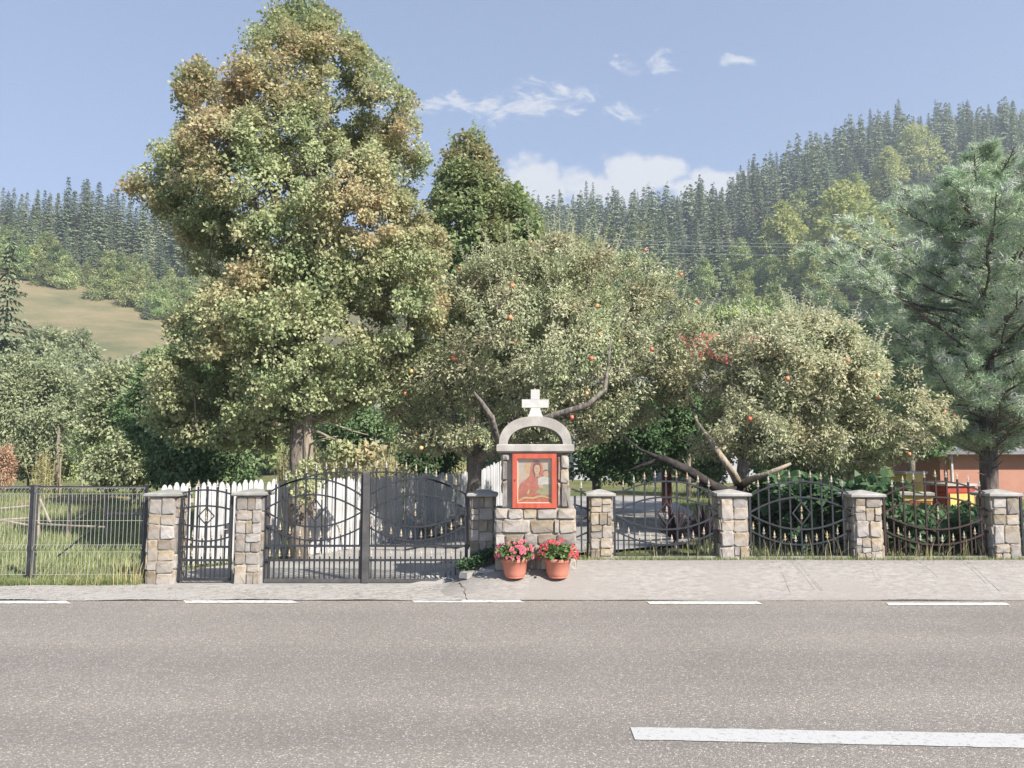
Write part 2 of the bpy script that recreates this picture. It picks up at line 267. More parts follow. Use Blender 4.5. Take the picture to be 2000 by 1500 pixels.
# ------------------------------------------------------------------ setting
xs=axis([(-500,-60,14),(-60,-14,2.0),(-14,14,0.45),(14,60,2.0),(60,501,14)]); ys=axis([(-60,8,6),(8,13,0.22),(13,30,1.0),(30,340,4.0),(340,901,30)])
def ground_mat():
    m=M['grass_ground']; nt=m.node_tree; nd=nt.nodes; lk=nt.links; b=nd['Principled BSDF']; base=b.inputs['Base Color'].links[0].from_socket
    tc=nd.new('ShaderNodeTexCoord'); sp=nd.new('ShaderNodeSeparateXYZ'); lk.new(tc.outputs['Object'],sp.inputs[0])
    mr=nd.new('ShaderNodeMapRange'); mr.inputs['From Min'].default_value=62; mr.inputs['From Max'].default_value=85; lk.new(sp.outputs['Y'],mr.inputs['Value'])
    n=nd.new('ShaderNodeTexNoise'); n.inputs['Scale'].default_value=0.09; n.inputs['Detail'].default_value=14; n.inputs['Roughness'].default_value=0.7; lk.new(tc.outputs['Object'],n.inputs['Vector'])
    r=nd.new('ShaderNodeValToRGB'); e=r.color_ramp.elements; e[0].position=0.36; e[0].color=(0.12,0.125,0.065,1); e[1].position=0.62; e[1].color=(0.235,0.19,0.11,1); q=e.new(0.48); q.color=(0.18,0.16,0.085,1); lk.new(n.outputs['Fac'],r.inputs[0])
    # forest floor on the right hill
    m0=nd.new('ShaderNodeMapRange'); m0.inputs['From Min'].default_value=-45; m0.inputs['From Max'].default_value=-15; lk.new(sp.outputs['X'],m0.inputs['Value'])
    mf=nd.new('ShaderNodeMixRGB'); lk.new(m0.outputs[0],mf.inputs[0]); lk.new(r.outputs[0],mf.inputs[1]); mf.inputs[2].default_value=(0.035,0.045,0.022,1)
    mx=nd.new('ShaderNodeMixRGB'); lk.new(mr.outputs[0],mx.inputs[0]); lk.new(base,mx.inputs[1]); lk.new(mf.outputs[0],mx.inputs[2]); lk.new(mx.outputs[0],b.inputs['Base Color'])
ground_mat()
sheet('ground',xs,ys,lambda X,Y: gh(X,Y)-0.035-0.03*(Y<8.9),M['grass_ground'])
YE=8.93
sheet('road',np.array([-120,-40,-12,0,12,40,120.]),np.array([-1.2,4.45,YE-0.12]),lambda X,Y:0.0*X,M['asphalt'])
def wav(x): return np.sin(x*1.7)*0.02+np.sin(x*4.3+1)*0.012
def strip(name,x0,x1,nx,yf0,yf1,ny,zf,m):
    V=[];Q=[]
    for j in range(ny+1):
        for i in range(nx+1):
            x=x0+(x1-x0)*i/nx; a,b=yf0(x),yf1(x); y=a+(b-a)*j/ny; V.append((x,y,zf(x,y)))
    for j in range(ny):
        for i in range(nx): k=j*(nx+1)+i; Q.append((k,k+1,k+nx+2,k+nx+1))
    mb=MB(); mb.v=V; mb.f=Q; o=obj(name,mb,m,smooth=True); o['kind']='structure'; return o
def edge_n(x): return YE-0.13+float(wav(x))*1.0
# rough pale concrete strip on the left, in front of the gates; smoother raised apron on the right
strip('concrete_strip',-40,-0.55,200,edge_n,lambda x:9.80+0.02*math.sin(x*3) if x>-5.2 else 9.72+0.03*math.sin(x*2.1),10,lambda x,y:0.012+0.01*math.sin(x*5+y*9)*0.5+max(0,float(gh(x,y))),M['concrete_rough'])
def apz(x,y): return float(gh(x,y))+0.022*float(sst((x+1.0)/0.35))*float(sst((y-8.86)/0.1))+0.002
def apl(x): return 9.55 if x>0.75 else 9.30+0.35*float(sst((x+0.95)/0.7))
ap=strip('concrete_apron',-0.92,40,260,lambda x: edge_n(x)+0.03*max(0,0.4-abs(x+0.5)),lambda x:9.66+0.012*math.sin(x*2.3),12,apz,M['concrete_apron'])
# raised front of the apron: thin edge + tyre-drawn grooves dragged in the fresh concrete
gm=MB()
for k,(xa,ya,xb,yb) in enumerate([(1515,1103,1640,1166),(1530,1100,1655,1160),(1500,1104,1600,1150),(1660,1125,1760,1160),(1600,1100,1700,1130),(1740,1104,1900,1150),(1760,1100,1940,1160),(1800,1108,1990,1166),(1850,1100,1995,1135)]):
    for d in random.sample((0,0.02,0.045,0.06,0.09),3 if k%2 else 2):
        pts=[]
        def onap(px,py):
            q=G(px,py,0.1)
            for _ in range(12): q=G(px,py,apz(q.x,min(q.y,9.6)))
            return q
        qa,qb=onap(xa,ya),onap(xb,yb)
        for i in range(15):
            t=i/14; q=qa.lerp(qb,t)
            if q.y<8.92: break
            pts.append((q.x+d,q.y,apz(q.x+d,q.y)+0.0005))
        pts=pts[random.randint(0,2):len(pts)-random.randint(0,4)]
        if len(pts)>2: gm.tube(pts,random.uniform(0.0016,0.0028),5)
M['groove']=mat('groove_line_tone',(0.22,0.20,0.182),(0.29,0.265,0.24),20,1.0)  # drag lines toned slightly darker than the apron
tag(obj('groove_lines',gm,M['groove'],ap),kind='stuff')
# courtyard behind the gates
def cy0(x): return 9.82
cl=[(-5.0,10.2),(-4.45,10.75),(-4.1,11.45),(-3.35,12.0),(-2.6,13.3),(-2.3,14.8),(-1.1,18.3),(0.4,24)]
def left_edge(y): 
    return float(np.interp(y,[9.0]+[p[1] for p in cl],[-4.9]+[p[0]-0.22 for p in cl]))
V=[];Q=[];ny=36;nx=16
for j in range(ny+1):
    y=9.79+(24-9.79)*j/ny; xl=left_edge(y) if y>10 else -4.9; xr=float(np.interp(y,[9.7,11.5,14,18,24],[-0.35,2.6,3.3,4.2,4.6]))
    for i in range(nx+1): x=xl+(xr-xl)*i/nx; V.append((x,y,float(gh(x,y))+0.008))
for j in range(ny):
    for i in range(nx): k=j*(nx+1)+i; Q.append((k,k+1,k+nx+2,k+nx+1))
mb=MB(); mb.v=V; mb.f=Q; o=obj('courtyard',mb,M['courtyard']); o['kind']='structure'
# painted markings
def marking(pts,m,z=0.005):
    q=[G(px,py,z) for px,py in pts]; mb=MB(); n=60; V=[];Fc=[]
    for i in range(n+1):
        t=i/n; a=q[0].lerp(q[1],t); b=q[3].lerp(q[2],t); j=0.012
        V+= [(a.x,a.y+random.uniform(-j,j)*0.5,z),(b.x,b.y+random.uniform(-j,j)*0.5,z)]
    for i in range(n): Fc.append((2*i,2*i+2,2*i+3,2*i+1))
    mb.v=V; mb.f=[f[::-1] for f in Fc]; o=obj('road_marking',mb,m); o['kind']='structure'; return o
marking([(1231,1420),(2560,1442),(2620,1474),(1240,1444)],M['paint'])
for x0,x1,y in ((-360,140,1176),(357,583,1175.0),(803,1026,1174.0),(1263,1490,1177.2),(1730,1975,1179.5)):
    marking([(x0,y-2.8),(x1-12,y-2.8),(x1,y+2.6),(x0+6,y+2.6)],M['paint_worn'],0.006)
# ------------------------------------------------------------------ stone masonry
def stone_mesh(w,h,dp):
    """irregular pillow-faced stone: 8-gon base, inset face"""
    b=min(w,h)*0.13; j=lambda s: random.uniform(-s,s)
    o8=[(-w/2+b,-h/2),(w/2-b,-h/2),(w/2,-h/2+b),(w/2,h/2-b),(w/2-b,h/2),(-w/2+b,h/2),(-w/2,h/2-b),(-w/2,-h/2+b)]
    jj=min(w,h)*0.06; o8=[(x+j(jj),z+j(jj)) for x,z in o8]
    vs=[]
    for f,d in ((1.0,-0.02),(0.99,dp*0.6),(0.88,dp)):
        vs+=[(x*f+j(jj*0.3),-(d+ (j(dp*0.22) if d>0 else 0)),z*f+j(jj*0.3)) for x,z in o8]
    vs.append((j(w*.1),-(dp*1.08+j(dp*0.3)),j(h*.1)))
    fs=[]
    for r in (0,8): fs+=[(r+i,r+(i+1)%8,r+8+(i+1)%8,r+8+i) for i in range(8)]
    fs+=[(16+i,16+(i+1)%8,24) for i in range(8)]
    return vs,fs
def split(x0,z0,x1,z1,mx,out,skip=0.12):
    w,h=x1-x0,z1-z0
    if (w*h<mx*mx*random.uniform(0.55,1.9) and max(w,h)<2.6*min(w,h)) or max(w,h)<mx*0.75: out.append((x0,z0,x1,z1)); return
    t=random.uniform(0.34,0.66)
    if (w>h*0.9): c=x0+w*t; split(x0,z0,c,z1,mx,out); split(c,z0,x1,z1,mx,out)
    else: c=z0+h*t; split(x0,z0,x1,c,mx,out); split(x0,c,x1,z1,mx,out)
def masonry(parent,cx,y,x0,x1,z0,z1,mx,rot=0.0,dp=0.022,gap=0.006,pts=None):
    """stones on a vertical face; local u along the face rotated by rot about z through (cx,y)"""
    out=pts or []
    if not pts: split(x0,z0,x1,z1,mx,out)
    for a,b,c,d in out:
        w,h=c-a-gap,d-b-gap
        if w<0.02 or h<0.02: continue
        vs,fs=stone_mesh(w,h,dp*random.uniform(0.6,1.35)); me=bpy.data.meshes.new('stone'); me.from_pydata(vs,[],fs); me.materials.append(M['stone']); me.update()
        u=(a+c)/2; inst('stone',me,parent,(cx+u*math.cos(rot),y+u*math.sin(rot),(b+d)/2),rot=(0,0,rot))
YF=9.85
def Zf(py,Y=YF): return P(1000,py,Y).z
def Xf(px,py=1030,Y=YF): return P(px,py,Y).x
def pillar(pl,pr,zb,ztop,label,Y=YF,mx=0.15,seed=1):
    random.seed(seed)
    x0,x1=Xf(pl),Xf(pr); w=x1-x0-0.03; cx=(x0+x1)/2; d=w; yc=Y+d/2
    t=thing('stone_pillar',(cx,yc,zb),label,'pillar','stone pillars of the front fence')
    zc=ztop-0.085
    obj('mortar_core',MB().box((cx,yc,(zb-0.1+zc)/2),(w,d,zc-zb+0.1)),M['mortar'],t)
    masonry(t,cx,yc-d/2,-w/2,w/2,zb-0.03,zc,mx); masonry(t,cx+w/2,yc,-d/2,d/2,zb-0.03,zc,mx*1.1,rot=R(90)); masonry(t,cx-w/2,yc,-d/2,d/2,zb-0.03,zc,mx*1.1,rot=R(-90))
    cw=w/2+0.055; m=MB(); b=0.012
    rings=[(cw-b,0.0),(cw,b),(cw,0.035),(cw-b,0.045),(0.02,0.088)]
    V=[];Fc=[]
    for r,z in rings:
        for i,j in ((-1,-1),(1,-1),(1,1),(-1,1)): V.append((cx+i*r,yc+j*r,zc+z))
    for k in range(4):
        for i in range(4): Fc.append((k*4+i,k*4+(i+1)%4,k*4+4+(i+1)%4,k*4+4+i))
    Fc.append((3,2,1,0)); Fc.append((16,17,18,19)); m.add(V,Fc); obj('cap',m,M['cap'],t)
    return t
ZT=Zf(957)
pillar(288,344,0.02,ZT,'stone pillar with a pale cap between the wire mesh fence and the small iron gate',seed=3,mx=0.17)
pillar(459,512,0.02,ZT+0.01,'stone pillar between the small arched gate and the double gate',seed=5,mx=0.17)
pillar(918,966,0.10,ZT,'stone pillar hinging the double gate, immediately left of the shrine',seed=9,mx=0.16)
pillar(1151,1197,0.31,ZT-0.0,'narrow stone pillar with a pale square cap, first to the right of the shrine',seed=14)
pillar(1406,1462,0.31,ZT,'stone pillar in front of the leaning dark apple branch',seed=23,mx=0.19)
pillar(1668,1724,0.31,ZT-0.01,'stone pillar of rough brown stones in front of the beehives on their left',seed=31)
pillar(1938,1992,0.31,ZT+0.0,'stone pillar directly in front of the pine trunk, rightmost in the fence',seed=43,mx=0.17)
# ------------------------------------------------------------------ ironwork
def unit_box(): 
    me=bpy.data.meshes.new('bar'); m=MB().box((0,0,0.5),(1,1,1)); me.from_pydata(m.v,[],m.f); me.materials.append(M['iron']); me.update(); return me
BAR=unit_box(); BAR2=BAR.copy(); BAR2.materials[0]=M['iron_rust']; BAR3=BAR.copy(); BAR3.materials[0]=M['iron_grey']
def finial_mesh():
    m=MB(); z=[(0,0.005),(0.010,0.011),(0.018,0.005),(0.034,0.007),(0.050,0.0125),(0.062,0.009),(0.098,0.0012)]
    V=[];Fc=[]
    for zz,r in z:
        for i,j in ((-1,0),(0,-0.55),(1,0),(0,0.55)): V.append((i*r,j*r,zz))
    for k in range(6):
        for i in range(4): Fc.append((k*4+i,k*4+(i+1)%4,k*4+4+(i+1)%4,k*4+4+i))
    m.add(V,Fc)
    for s in (-1,1): m.add([(0,-0.004,0.022),(s*0.018,-0.004,0.026),(s*0.021,-0.004,0.014),(0,-0.004,0.030),(0,0.004,0.022),(s*0.018,0.004,0.026),(s*0.021,0.004,0.014),(0,0.004,0.030)],[(0,1,2,3),(7,6,5,4),(1,0,4,5),(2,1,5,6),(3,2,6,7)])
    me=bpy.data.meshes.new('spear_tip'); me.from_pydata(m.v,[],m.f); me.materials.append(M['gold']); me.update(); return me
FIN=finial_mesh()
def vbar(t,x,y,z0,z1,w=0.014,me=None,name='bar'): return inst(name,me or BAR,t,(x,y,z0),(w,w,z1-z0))
def hbar(t,x0,x1,y,z,h=0.03,d=0.02,m=None,name='rail'): return obj(name,MB().box(((x0+x1)/2,y,z),(x1-x0,d,h)),m or M['iron'],t)
def arc(t,x0,z0,xm,zm,x1,z1,y,m=None,h=0.021,d=0.012,n=18):
    """circle-like arc through three points, flat bar section"""
    V=[];Fc=[]
    def q(x): # quadratic through 3 pts
        return z0*(x-xm)*(x-x1)/((x0-xm)*(x0-x1))+zm*(x-x0)*(x-x1)/((xm-x0)*(xm-x1))+z1*(x-x0)*(x-xm)/((x1-x0)*(x1-xm))
    for i in range(n+1):
        x=x0+(x1-x0)*i/n; z=q(x); s=(q(x+1e-3)-z)/1e-3; l=math.hypot(1,s); nx,nz=-s/l,1/l
        for a,b in ((-1,-1),(1,-1),(1,1),(-1,1)): V.append((x+nx*h/2*b,y+a*d/2,z+nz*h/2*b))
    for i in range(n):
        for k in range(4): Fc.append((i*4+k,i*4+(k+1)%4,i*4+4+(k+1)%4,i*4+4+k))
    Fc+=[(0,1,2,3),(4*n+3,4*n+2,4*n+1,4*n)]
    obj('curved_rail',MB().add(V,Fc),m or M['iron'],t); return q
def diamond(t,x,z,hw,hh,y,m=None):
    V=[];Fc=[]; w=0.012
    for yy in (y-0.006,y+0.006):
        for f in (1.0,0.84): V+=[(x-hw*f,yy,z),(x,yy,z-hh*f),(x+hw*f,yy,z),(x,yy,z+hh*f)]
    for i in range(4):
        j=(i+1)%4; Fc+=[(i,j,4+j,4+i),(8+i,12+i,12+j,8+j),(i,8+i,8+j,j),(4+i,4+j,12+j,12+i)]
    o=obj('diamond',MB().add(V,Fc),m or M['iron'],t)
    for s in (1,-1): inst('spear_tip',FIN,t,(x,y-0.002,z+s*hh*0.30-0.03),(0.8,0.8,0.8))
def ironpanel(t,px0,px1,longs,mids,top,A,B,C,D,rails,bot,dia,Y,finials=True,topf=True,bar=None,m=None,extra=0.055):
    """top,A,B,C,D: three (px,py) points of an arc each; longs/mids: px of bars"""
    X=lambda p:Xf(p[0],p[1],Y); Z=lambda p:Zf(p[1],Y); q={}
    for k,a in (('T',top),('A',A),('B',B),('C',C),('D',D)):
        if a: q[k]=arc(t,X(a[0]),Z(a[0]),X(a[1]),Z(a[1]),X(a[2]),Z(a[2]),Y,m)
    zb=Zf(bot,Y)
    for i,r in enumerate(rails): hbar(t,Xf(px0,r,Y),Xf(px1,r,Y),Y-0.001,Zf(r,Y),0.028,0.022,m)
    for p in longs:
        x=Xf(p,1000,Y); zt=q['T'](x)+extra; vbar(t,x,Y+0.0145,zb,zt,0.019,bar)
        if topf: inst('spear_tip',FIN,t,(x,Y+0.0145,zt-0.006))
    lr=Zf(rails[1],Y) if len(rails)>1 else None; ur=Zf(rails[0],Y) if rails else zb
    for p in mids:
        x=Xf(p,1050,Y); zt=q['D'](x)+0.035
        vbar(t,x,Y+0.0145,ur if lr else zb,zt,0.015,bar); inst('spear_tip',FIN,t,(x,Y+0.0145,zt-0.006))
        if lr:
            vbar(t,x,Y+0.0145,zb,lr+0.045,0.015,bar); inst('spear_tip',FIN,t,(x,Y+0.0145,lr+0.04))
    if dia: diamond(t,Xf(dia[0],dia[1],Y),Zf(dia[1],Y),dia[2]/153.,dia[3]/153.,Y-0.012,m)
YG=9.93
# small gate
t=thing('iron_gate',(Xf(403),YG,0.03),'narrow black iron garden gate with a low arched top and one diamond','gate')
for p in (351,451): vbar(t,Xf(p,1040,YG),YG,Zf(1134,YG),Zf(962,YG),0.034,name='frame_post')
ironpanel(t,352,450,[367,385,403.5,422,440],[375,394,412,431],[(351,965),(403,957),(451,965)],None,[(352,995),(403,988),(450,995)],[(352,1022),(403,1029),(450,1022)],[(352,1049),(403,1057),(450,1048)],[1068,1094],1131,(403.5,1008,17,18),YG,extra=0.045)
hbar(t,Xf(351,1131,YG),Xf(451,1131,YG),YG,Zf(1131,YG),0.036,0.034,name='bottom_rail')
o=obj('lock_plate',MB().box((Xf(446,1037,YG),YG-0.02,Zf(1033,YG)),(0.035,0.03,0.12)),M['iron_grey'],t)
obj('handle',MB().tube([(Xf(446,1037,YG),YG-0.04,Zf(1033,YG)),(Xf(446,1037,YG),YG-0.07,Zf(1033,YG)),(Xf(439,1037,YG),YG-0.07,Zf(1033,YG))],0.008,6),M['wire'],t)
for p in (345.5,456): 
    u=thing('gate_post',(Xf(p),YG,0.02),'thin square iron post at the '+('left' if p<400 else 'right')+' side of the narrow garden gate','post'); obj('post',MB().box((Xf(p),YG+0.03,0.55),(0.035,0.03,1.06)),M['iron'],u)
# double gate, two leaves
for side in (-1,1):
    mir=(lambda x:x) if side==1 else (lambda x:1427-x)
    t=thing('gate_leaf',(Xf(mir(815)),YG,0.03),('right' if side==1 else 'left')+' leaf of the wide black iron driveway gate, '+('next to the shrine pillar' if side==1 else 'in front of the maple trunk'),'gate','leaves of the double driveway gate')
    xe,xm_=(904+8,719)
    vbar(t,Xf(mir(911),1040,YG),YG,Zf(1136,YG),Zf(966,YG),0.04,name='frame_post')
    vbar(t,Xf(mir(720.5),1030,YG),YG,Zf(1136,YG),Zf(924,YG),0.03,name='frame_post')
    s=lambda l:[(mir(a),b) for a,b in l]
    L=[734,753,773,792,811.5,831,851,871,890]; Ms=[725,744,763,783,802,822,842,862,881,900]
    ironpanel(t,mir(720),mir(912),[mir(x) for x in L],[mir(x) for x in Ms],s([(720,924),(790,924.5),(911,966)]),s([(721,968),(812,935),(880,950)]),s([(721,998),(814,966),(909,994)]),s([(721,1000),(814,1029),(909,998)]),s([(721,1030),(815,1056),(911,1024)]),[1066,1094],1134,(mir(811.5),996,18,24),YG)
    hbar(t,Xf(mir(720),1134,YG),Xf(mir(911),1134,YG),YG,Zf(1134,YG),0.045,0.036,m=M['iron_grey'],name='bottom_rail')
    for py in (975,1068,1100): obj('hinge',MB().box((Xf(mir(914.5),py,YG),YG,Zf(py,YG)),(0.02,0.05,0.05)),M['iron'],t)
    if side==1:
        V=MB().box((Xf(713.5),YG-0.035,(Zf(1137,YG)+Zf(924,YG))/2),(0.085,0.02,Zf(924,YG)-Zf(1137,YG))); x=Xf(713.5); z=Zf(924,YG)
        V.add([(x-0.0425,YG-0.045,z),(x+0.0425,YG-0.045,z),(x+0.0425,YG-0.025,z),(x-0.0425,YG-0.025,z),(x,YG-0.035,z+0.04)],[(0,1,4),(1,2,4),(2,3,4),(3,0,4)])
        obj('meeting_cover',V,M['iron_grey'],t)
u=thing('gate_post',(Xf(516),YG,0.02),'grey iron post hanging the left leaf of the double gate','post'); obj('post',MB().box((Xf(515),YG+0.04,0.6),(0.06,0.05,1.16)),M['iron_grey'],u)
# fixed panels right of the shrine
def fpanel(x0,x1,label,m=None,bar=None,ry=0):
    t=thing('fence_panel',((Xf(x0)+Xf(x1))/2,YG,0.31),label,'fence panel','iron panels of the front fence'); c=(x0+x1)/2; w=x1-x0
    for p in (x0+3,x1-3): vbar(t,Xf(p,1010,YG),YG,0.33,Zf(968+ry,YG),0.026,bar,name='frame_post')
    n=max(2,round(w/20.5)); st=(w)/(n); L=[x0+st*(i+1) for i in range(n-1)] if w>60 else [x0+w/2]
    if w<60:
        ironpanel(t,x0,x1,L,[],[(x0-4,955),(c,962),(x1,970)],None,[(x0,985),(c,990),(x1,998)],[(x0,1022),(c,1016),(x1,1008)],[(x0,1052),(c,1045),(x1,1038)],[],1078,None,YG,m=m,bar=bar)
        return
    ms=[x0+st*(i+0.5) for i in range(n)]
    ironpanel(t,x0,x1,L,ms,[(x0+2,969+ry),(c,940+ry),(x1-2,969+ry)],None,[(x0+4,1000),(c,971),(x1-4,1000)],[(x0+4,1005),(c,1034),(x1-4,1005)],[(x0+4,1036),(c,1064),(x1-4,1036)],[],1080,(c,1002,19,24),YG,m=m,bar=bar)
    hbar(t,Xf(x0),Xf(x1),YG,0.345,0.02,0.02,m,'bottom_rail')
fpanel(1120,1151,'short iron fence panel squeezed between the shrine and the first pillar')
fpanel(1197,1407,'arched iron fence panel in front of the dark spiky garden plant')
fpanel(1462,1668,'arched iron fence panel under the drooping apple branches')
fpanel(1724,1938,'arched iron fence panel with a brownish tint in front of the beehives',M['iron_rust'],BAR2)
fpanel(1992,2200,'arched iron fence panel beyond the rightmost pillar at the photo edge')
for a,b,lab in ((1199,1404,'low concrete plinth under the fence beside the spiky plant'),(1464,1666,'low concrete plinth under the fence below the apple branches'),(1726,1936,'low concrete plinth under the rusty fence panel'),(1994,2200,'low concrete plinth at the right photo edge')):
    tag(obj('plinth',MB().box(((Xf(a)+Xf(b))/2,YG+0.03,0.295),(Xf(b)-Xf(a),0.12,0.10)),M['cap']),lab,'plinth')
# ------------------------------------------------------------------ wire fence on the left
t=thing('wire_fence',(Xf(170),9.95,0),'welded wire mesh fence panel in a dark metal frame with a diagonal brace','fence')
YW=10.02
def wp(px,py): return P(px,py,YW)
def wire_mesh():
    me=bpy.data.meshes.new('wire'); z0,z1=0.0,1.0
    zs=[0.0,0.26,0.30,0.34,0.93,0.97,1.0]; dy=[0,0,-0.035,0,0,-0.035,0]
    m=MB().tube([(0,a,b) for a,b in zip(dy,zs)],0.0023,4,False); me.from_pydata(m.v,[],m.f); me.materials.append(M['wire']); me.update(); return me
WIRE=wire_mesh(); z0=0.10; z1=wp(170,953).z
for x0,x1 in ((wp(68,1030).x,wp(280,1030).x),(wp(-330,1030).x,wp(55,1030).x)):
    n=int((x1-x0)/0.05)
    for i in range(n+1): inst('wire',WIRE,t,(x0+(x1-x0)*i/n,YW,z0),(1,1,z1-z0))
    for f in (0.0,0.26,0.34,0.62,0.93,1.0): obj('cross_wire',MB().tube([(x0,YW-0.004,z0+(z1-z0)*f),(x1,YW-0.004,z0+(z1-z0)*f)],0.003,4),M['wire'],t)
for px in (58,66,281): x=wp(px,1030).x; obj('post',MB().box((x,YW+0.02,0.62),(0.045,0.04,1.24)),M['iron'] if px!=66 else M['iron_grey'],t)
obj('top_rail',MB().box(((wp(60,950).x+wp(288,950).x)/2,YW+0.02,z1+0.01),(wp(288,950).x-wp(60,950).x,0.03,0.025)),M['iron'],t)
obj('top_rail',MB().box(((wp(-330,950).x+wp(55,950).x)/2,YW+0.02,z1+0.012),(wp(55,950).x-wp(-330,950).x,0.03,0.022)),M['iron_grey'],t)
obj('brace',MB().tube([wp(281,955)+Vector((0,.03,0)),wp(110,1087)+Vector((0,.03,0))],0.012,5),M['iron'],t)
obj('middle_rail',MB().tube([wp(66,1024)+Vector((0,.05,0)),wp(200,1030)+Vector((0,.05,0))],0.012,5),M['wood_grey'],t)
# ------------------------------------------------------------------ picket fence
def pickets():
    path=[P(318,1000,11.25),P(470,1000,12.0),P(640,1000,12.95),P(860,1000,16.0),P(992,1000,20.0)]
    pts=[Vector((p.x,p.y,0)) for p in path]
    t=thing('picket_fence',pts[0],'weathered white wooden picket fence receding behind the gates along the driveway','fence')
    me=[]
    for k in range(5):
        random.seed(60+k); w=0.078; d=0.018; tl=random.uniform(-.006,.006)
        pr=[(-w/2,0),(w/2,0),(w/2,0.94),(w*0.28,0.985),(0+tl,1.0),(-w*0.28,0.985),(-w/2,0.94)]
        m=MB().prism(pr,-d/2,d/2); q=bpy.data.meshes.new('picket'); q.from_pydata(m.v,[],m.f); q.materials.append(M['picket']); q.update(); me.append(q)
    cum=[0]; 
    for a,b in zip(pts,pts[1:]): cum.append(cum[-1]+(b-a).length)
    s=0
    while s<cum[-1]:
        k=max(i for i in range(len(cum)-1) if cum[i]<=s); f=(s-cum[k])/(cum[k+1]-cum[k]); p=pts[k].lerp(pts[k+1],f); dr=pts[k+1]-pts[k]; a=math.atan2(dr.y,dr.x)
        if not (2.6<s<2.9 and False):
            inst('picket',random.choice(me),t,(p.x,p.y,ghf(p.x,p.y)-0.02+random.uniform(0,0.03)),(random.uniform(.85,1.08),1,(1.22+0.0015*s)*random.uniform(0.985,1.02)),(random.uniform(-.012,.012),random.uniform(-.014,.014),a))
        s+=random.choice([0.088,0.092,0.095,0.11])
    for a,b in zip(pts,pts[1:]):
        n=(b-a).normalized().cross(Vector((0,0,1)))*-0.03
        for z in (0.35,0.95):
            d=b-a; c=(a+b)/2+n; obj('rail',MB().box((c.x,c.y,z),(d.length,0.03,0.06),math.atan2(d.y,d.x)),M['wood_grey'],t)
pickets()
